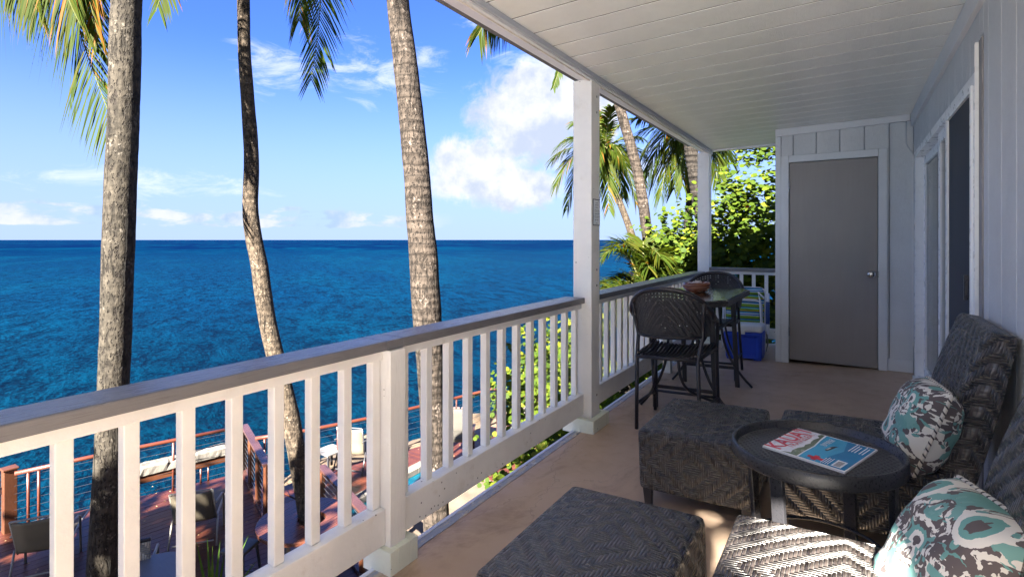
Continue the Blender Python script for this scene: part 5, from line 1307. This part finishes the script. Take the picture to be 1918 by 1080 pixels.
# D
cD_ = at_depth(1100, -30, 10)
D_path = [cD_, at_depth(1128, 90, 10)]+dp([(1158, 190), (1172, 240), (1189, 300), (1203, 370), (1211, 430), (1218, 480), (1230, 530)], 10)+[at_depth(1262, 700, 10), at_depth(1280, 900, 10)]
tD, rn = palm('curving palm trunk just right of the post with the notice, banded and speckled', D_path, [.085, .088, .092, .095, .098, .10, .103, .106, .11, .13, .15], 'barkC', cD_, 8, 2.4, .55, 12, (40, 80))
px_frond(tD, rn, cD_, (1020, -70, 10), (930, -10, 10), (896, 66, 10), .55, n_=120, hang=.55, wdt=.022, wts=(.62, .25, .13))
px_frond(tD, rn, cD_, (1075, 20, 9.8), (1062, 90, 9.8), (1036, 166, 9.8), .16, n_=60, hang=.4, wdt=.03, wts=(.95, .05, 0))
# E: distant palm with a full crown
def px_palm(label, crown_px, d_, path, rads, bk, ends, ll, seed, wts=(.6, .36, .04), hang=.5, wd=.05, n_=46, up=.35):
    c_ = at_depth(*crown_px, d_); P = [c_]+[at_depth(x, y, d_) for x, y in path]
    base = Vector(P[-1]); t = thing('palm_tree', label, 'palm tree', base); rn = random.Random(seed)
    obj('trunk', trunk_mb(P[::-1], list(rads)[::-1], seed=seed), bk, t, smooth=True)
    obj('crown_shaft', MB().tube([c_-Vector((0, 0, .5)), c_+Vector((0, 0, .1)), c_+Vector((0, 0, .45))], [rads[0], rads[0]*1.6, .03], 10), 'rachis', t, smooth=True)
    for ex, ey in ends:
        dd = d_+rn.uniform(-.09, .09)*d_; e_ = at_depth(ex, ey, dd); v_ = e_-c_; L_ = v_.length; dn_ = max(0, -v_.z/L_)
        p1_ = c_+Vector((v_.x*.25, v_.y*.25, max(v_.z*.4, 0)+L_*up*(.6+.7*dn_))); p2_ = c_+Vector((v_.x*.8, v_.y*.8, v_.z*.55+L_*up*(.75)))
        v2 = Vector((-v_.y, v_.x, 0)); v2 = v2.normalized() if v2.length > .3 else _Rt.copy()
        v2 = (v2+Vector((0, 0, rn.uniform(-.35, .35)))).normalized()
        add_frond(t, bez(c_, p1_, p2_, e_, 12), ll*rn.uniform(.85, 1.1), rn=rn, n_=n_, hang=hang, wdt=wd, wts=wts, side=v2)
    for k in range(5):
        nut = obj('coconut', MB().lathe([(.02, -.12), (.09, -.07), (.11, 0), (.09, .07), (.02, .12)], c_.x+.22*math.cos(k*1.3), c_.y+.22*math.sin(k*1.3), n=10), 'frond_y', t, world=True, smooth=True)
        nut.location.z = 0; nut.data.transform(Matrix.Translation((0, 0, c_.z-.35)))
    return t
px_palm('distant palm behind the post, its full yellow-green crown against the clouds', (1133, 288), 19, [(1142, 335), (1155, 365), (1170, 402), (1185, 445), (1197, 480), (1212, 540), (1225, 620)], [.10, .11, .115, .12, .125, .13, .14, .15], 'barkB',
        [(1146, 200), (1118, 212), (1082, 232), (1048, 272), (1036, 300), (1042, 350), (1062, 392), (1098, 398), (1140, 392), (1168, 372), (1192, 384), (1206, 344), (1212, 300), (1200, 258), (1176, 224), (1160, 300), (1105, 340)], .62, 21)
px_palm('palm with dark thin trunk showing between the roof beam and the far post', (1292, 248), 13, [(1294, 300), (1289, 335), (1291, 372), (1288, 415), (1286, 470), (1284, 560), (1284, 640)], [.085, .09, .085, .08, .085, .09, .10, .12], 'barkD',
        [(1188, 262), (1196, 222), (1214, 330), (1206, 290), (1238, 368), (1222, 348), (1262, 356), (1278, 350), (1352, 330), (1366, 300), (1345, 345), (1250, 210), (1330, 215), (1290, 190)], .50, 33, (.66, .32, .02), .55, .034, 54)
# F: dark leaning trunk behind the far post
cF_ = at_depth(1262, 60, 9.5)
palm('dark ringed palm trunk leaning behind the far corner post', [cF_, at_depth(1278, 160, 9.5)]+dp([(1292, 262), (1302, 330), (1313, 400), (1328, 440), (1346, 505), (1356, 560)], 9.5)+[at_depth(1370, 700, 9.5), at_depth(1380, 850, 9.5)], [.10, .11, .115, .12, .125, .13, .135, .145, .17, .19], 'barkD', cF_, 7, 2.4, .55, 41, (45, 80))

# low young palms beyond the rail
def young(label, c, ends, d_, ll, seed):
    c_ = at_depth(*c, d_); t = thing('young_palm', label, 'young palm', (c_.x, c_.y, LD-.1)); rn = random.Random(seed)
    obj('trunk', MB().tube([(c_.x, c_.y, LD-.2), c_-Vector((0, 0, .1)), c_+Vector((0, 0, .15))], [.13, .10, .05], 12), 'barkD', t, smooth=True)
    for ex, ey in ends:
        dd = d_+rn.uniform(-.8, .8); e_ = at_depth(ex, ey, dd); v_ = e_-c_; L_ = v_.length
        p1_ = c_+Vector((v_.x*.12, v_.y*.12, max(v_.z, 0)*.6+L_*.32)); p2_ = c_+Vector((v_.x*.65, v_.y*.65, v_.z*.9+L_*.26))
        s_ = Vector((-v_.y, v_.x, 0)); s_ = s_.normalized() if s_.length > .25 else _Rt.copy()
        add_frond(t, bez(c_, p1_, p2_, e_, 12), ll, rn=rn, n_=50, hang=.35, wdt=.032, wts=(.5, .48, .02), side=(s_+Vector((0, 0, rn.uniform(-.3, .3)))))
young('young palm with arching yellow-green fronds, close beyond the far railing', (1205, 575), [(1130, 478), (1150, 462), (1128, 530), (1172, 470), (1205, 458), (1236, 480), (1160, 520), (1135, 560), (1250, 500), (1215, 500)], 9.2, .42, 51)
young('young palm with arching fronds between the curving trunk and the sea grape', (1262, 560), [(1215, 470), (1240, 452), (1268, 448), (1292, 470), (1300, 500), (1230, 500), (1282, 500), (1322, 520)], 9.8, .42, 52)
young('young palm low behind the second row of balusters', (1170, 640), [(1128, 560), (1150, 545), (1190, 550), (1215, 560), (1128, 610), (1230, 600), (1180, 575)], 8.2, .42, 53)

# ---------------------------------------------------------------- sea grape and shrubs
def leaf_poly(r_, n_=7): return [(r_*math.cos(2*PI*i/n_)*(1.0 if i else .9), r_*math.sin(2*PI*i/n_), .12*r_*math.cos(4*PI*i/n_)) for i in range(n_)]
lm = {}
for nm, mt in (('a', 'leaf'), ('b', 'leaf_y'), ('c', 'leaf_dk')):
    me = bpy.data.meshes.new('leaf'); b = leaf_poly(1, 9); me.from_pydata([(0, 0, -.06)]+b, [], [(0, i+1, (i+1) % 9+1) for i in range(9)]); me.materials.append(M[mt])
    me.polygons.foreach_set('use_smooth', [True]*9); lm[nm] = me
def leafy(name, label, cat, balls, count, nsingle, size, seed, base, mats=('leaf', 'leaf_y', 'leaf_dk'), wts=(.70, .12), stems=14, flat=.6):
    """leaves gathered along twigs through the crown; the ones nearest the viewer are single leaves"""
    t = thing(name, label, cat, base); rn = random.Random(seed); L = []
    tot = sum(b[1][0]*b[1][1]*b[1][2] for b in balls); sprays = []
    for c_, r_ in balls:
        k = int(count/9*r_[0]*r_[1]*r_[2]/tot)
        for q in range(k):
            v_ = Vector((rn.gauss(0, 1), rn.gauss(0, 1), rn.gauss(0, 1))).normalized()*(rn.random()**.38)
            p = Vector(c_)+Vector((v_.x*r_[0], v_.y*r_[1], v_.z*r_[2]))
            if noise.noise(p*1.5+Vector((seed, 0, 0))) < -.22: continue
            sprays.append((p, v_))
    for p, v_ in sprays:
        d2 = (v_+Vector((0, 0, .4))+Vector((rn.uniform(-.5, .5), rn.uniform(-.5, .5), rn.uniform(-.5, .5)))).normalized()
        for q in range(9):
            s_ = size*rn.uniform(.6, 1.15); pp = p+d2*q*size*1.15+Vector((rn.uniform(-1, 1), rn.uniform(-1, 1), rn.uniform(-1, 1)))*size*1.1
            nn_ = (Vector((rn.gauss(0, flat), rn.gauss(0, flat), 1))+d2*.4+Vector((.25, -.7, 0))).normalized()
            r_ = rn.random(); m_ = 0 if r_ < wts[0] else (1 if r_ < wts[0]+wts[1] else 2); L.append((pp, nn_, s_, m_, rn.uniform(0, 6.28)))
    cp = Vector((0, 0, H)); L.sort(key=lambda a: (a[0]-cp).length)
    org = t.location; front = L[:len(L)//2]; rn.shuffle(front); single = set(id(a) for a in front[:nsingle]); b = MB()
    for a in L:
        pp, nn_, s_, m_, sp = a; q = nn_.to_track_quat('Z', 'Y').to_matrix() @ Matrix.Rotation(sp, 3, 'Z')
        if id(a) in single:
            o = bpy.data.objects.new('leaf', lm['abc'[m_]]); C.objects.link(o); o.parent = t; o.location = pp-org; o.rotation_euler = q.to_euler(); o.scale = (s_,)*3
        else: 
            k = leaf_poly(s_); b.add([pp+q @ Vector(v_) for v_ in k], [tuple(range(7))], m_)
    obj('foliage', b, list(mats), t, kind='stuff', smooth=True)
    b = MB(); bs = Vector(base)
    for q in range(stems):
        p = rn.choice(sprays)[0] if sprays else bs; m1 = bs.lerp(p, .4)+Vector((rn.uniform(-.3, .3), rn.uniform(-.3, .3), .3))
        b.tube(bez(bs+Vector((rn.uniform(-.12, .12), rn.uniform(-.12, .12), -.1)), m1, p.lerp(bs, .2), p, 8), [.05-.005*i for i in range(9)], 6)
    obj('branches', b, 'barkB', t, smooth=True)
    return t
sg_t = leafy('sea_grape_tree', 'sea grape tree of round yellow-green leaves filling the gap by the closet', 'tree',
      [((-1.15, 9.9, .2), (1.75, 1.2, 1.75)), ((-.6, 9.6, 1.9), (1.1, .9, 1.0)), ((-.2, 9.9, 3.0), (1.3, .9, .9)), ((-1.6, 9.3, 1.2), (.7, .6, .9))], 19000, 295, .049, 61, (-.9, 10.2, LD))
leafy('sea_grape_bush', 'smaller sea grape bush left of the far corner post, above the young palms', 'bush',
      [((-2.62, 9.6, 1.12), (.55, .5, .50)), ((-2.4, 9.7, .55), (.7, .6, .6)), ((-2.2, 9.6, .1), (.8, .6, .7))], 4200, 95, .047, 62, (-2.3, 9.8, LD), stems=10)
leafy('shrub', 'sunlit pale shrub seen through the balusters beside the post with the notice', 'shrub',
      [((-4.30, 7.75, -1.45), (.70, .6, 1.15)), ((-3.60, 7.7, -1.25), (.7, .6, 1.15)), ((-4.0, 7.6, -2.6), (1.2, .7, 1.3))], 6500, 120, .047, 63, (-4.0, 7.8, LD), stems=12, wts=(.62, .26))
leafy('shrub', 'green hedge shrub low behind the far railing section', 'shrub',
      [((-3.0, 6.4, -2.0), (1.0, 1.1, 1.3)), ((-2.7, 8.2, -1.6), (.9, 1.2, 1.5))], 3200, 0, .06, 64, (-2.9, 7.3, LD-.2), stems=8, wts=(.55, .12))
leafy('shrub', 'dark shrub under the bistro end of the railing', 'shrub',
      [((-2.3, 9.2, -.9), (.9, 1.0, 1.2)), ((-2.6, 5.3, -2.6), (.5, .9, .9))], 1800, 0, .06, 65, (-2.4, 8.8, LD-.2), stems=8, wts=(.45, .05))
leafy('shrub', 'broad-leaved shrub at the corner of the pool deck behind the red handrail', 'shrub',
      [((-7.2, 12.6, -3.2), (1.6, .6, .8)), ((-5.2, 12.4, -2.8), (1.4, .7, 1.2)), ((-8.3, 12.3, -3.4), (.5, .4, .5))], 2600, 0, .07, 66, (-6.0, 12.4, LD-.3), stems=8, wts=(.55, .25))
leafy('added_shade_tree', 'added unseen broad-leaved tree that keeps the sun off the near railing', 'tree',
      [((-.20, -5.8, 5.3), (.60, .6, .9)), ((-.30, -5.6, 4.6), (.60, .6, .6)), ((-.15, -5.9, 6.3), (.7, .7, .8)), ((-.75, -5.7, 5.5), (.6, .6, .9))], 9000, 0, .095, 67, (-.3, -6.0, LD-.3), stems=10)  # crown added out of view to block sun from rail and floor
leafy('added_shade_tree', 'added unseen broad-leaved tree that throws shade on the pool deck', 'tree',
      [((-6.4, -6.4, 2.6), (2.0, 1.5, 1.6)), ((-8.0, -6.0, 1.6), (1.6, 1.4, 1.5)), ((-5.2, -6.0, .8), (1.5, 1.3, 1.3))], 3900, 0, .15, 68, (-6.6, -6.5, LD-.3), stems=10)  # crown added out of view to cast patchy shade on the lower deck
fl = obj('hibiscus_flower', MB().lathe([(.005, 0), (.03, .015), (.055, .05), (.065, .06)], n=8), 'flower', smooth=True)
fp = at_depth(1402, 389, 8.9); fl.location = fp; fl.rotation_euler = (1.3, .2, -.5); tag(fl, 'small red-orange flower among the sea grape leaves', 'flower')

# spiky plant between the near balusters
c_ = at_depth(398, 1175, 6.2)
t = thing('spiky_plant', 'spiky green plant with upright blades low behind the near balusters', 'plant', (c_.x, c_.y, LD))
obj('stem', MB().tube([(c_.x, c_.y, LD-.1), (c_.x, c_.y, c_.z)], [.09, .06], 8), 'barkD', t, smooth=True)
rn = random.Random(4)
for ex, ey in ((368, 1015), (388, 1008), (372, 1040), (398, 1022), (412, 1012), (420, 1045), (466, 1000), (452, 1035), (350, 1060), (436, 1060), (480, 1050)):
    e_ = at_depth(ex, ey, 6.2+rn.uniform(-.2, .2)); v_ = e_-c_; pts = bez(c_, c_+v_*.35+Vector((0, 0, .06)), c_+v_*.7+Vector((0, 0, .05)), e_, 6); b = MB(); sd_ = _Rt
    for i, p in enumerate(pts): w_ = .028*(1-(i/6)**1.6)+.001; b.v += [tuple(p-sd_*w_), tuple(p+_F*.008), tuple(p+sd_*w_)]
    for i in range(6):
        for q in (0, 1): a = i*3+q; b.f.append((a, a+1, a+4, a+3)); b.mi.append(0)
    obj('blade', b, 'spike', t, smooth=True)

# dry leaf litter on the lower deck, too small and many to count
rn = random.Random(9); b = MB()
for k in range(900):
    if rn.random() < .7: x_, y_ = rn.uniform(-12.4, -3.0), rn.uniform(-1.0, 5.6)
    else: x_, y_ = rn.uniform(-9.0, -4.0), rn.uniform(9.4, 11.7)
    if y_ < 6 and (x_ > -5.2 and y_ > 5.0): continue
    a_ = rn.uniform(0, 6.28); s_ = rn.uniform(.012, .035); ca, sa = math.cos(a_)*s_, math.sin(a_)*s_
    b.add([(x_+ca, y_+sa, LD+.006), (x_-sa*.4, y_+ca*.4, LD+.012), (x_-ca, y_-sa, LD+.005), (x_+sa*.4, y_-ca*.4, LD+.004)], [(0, 1, 2, 3)], 0)
o = obj('fallen_leaves', b, paint('dry_leaf', (.30, .20, .10), .8), kind='stuff'); o['label'] = 'dry leaf litter scattered over the red planks of the lower deck'; o['category'] = 'leaf litter'
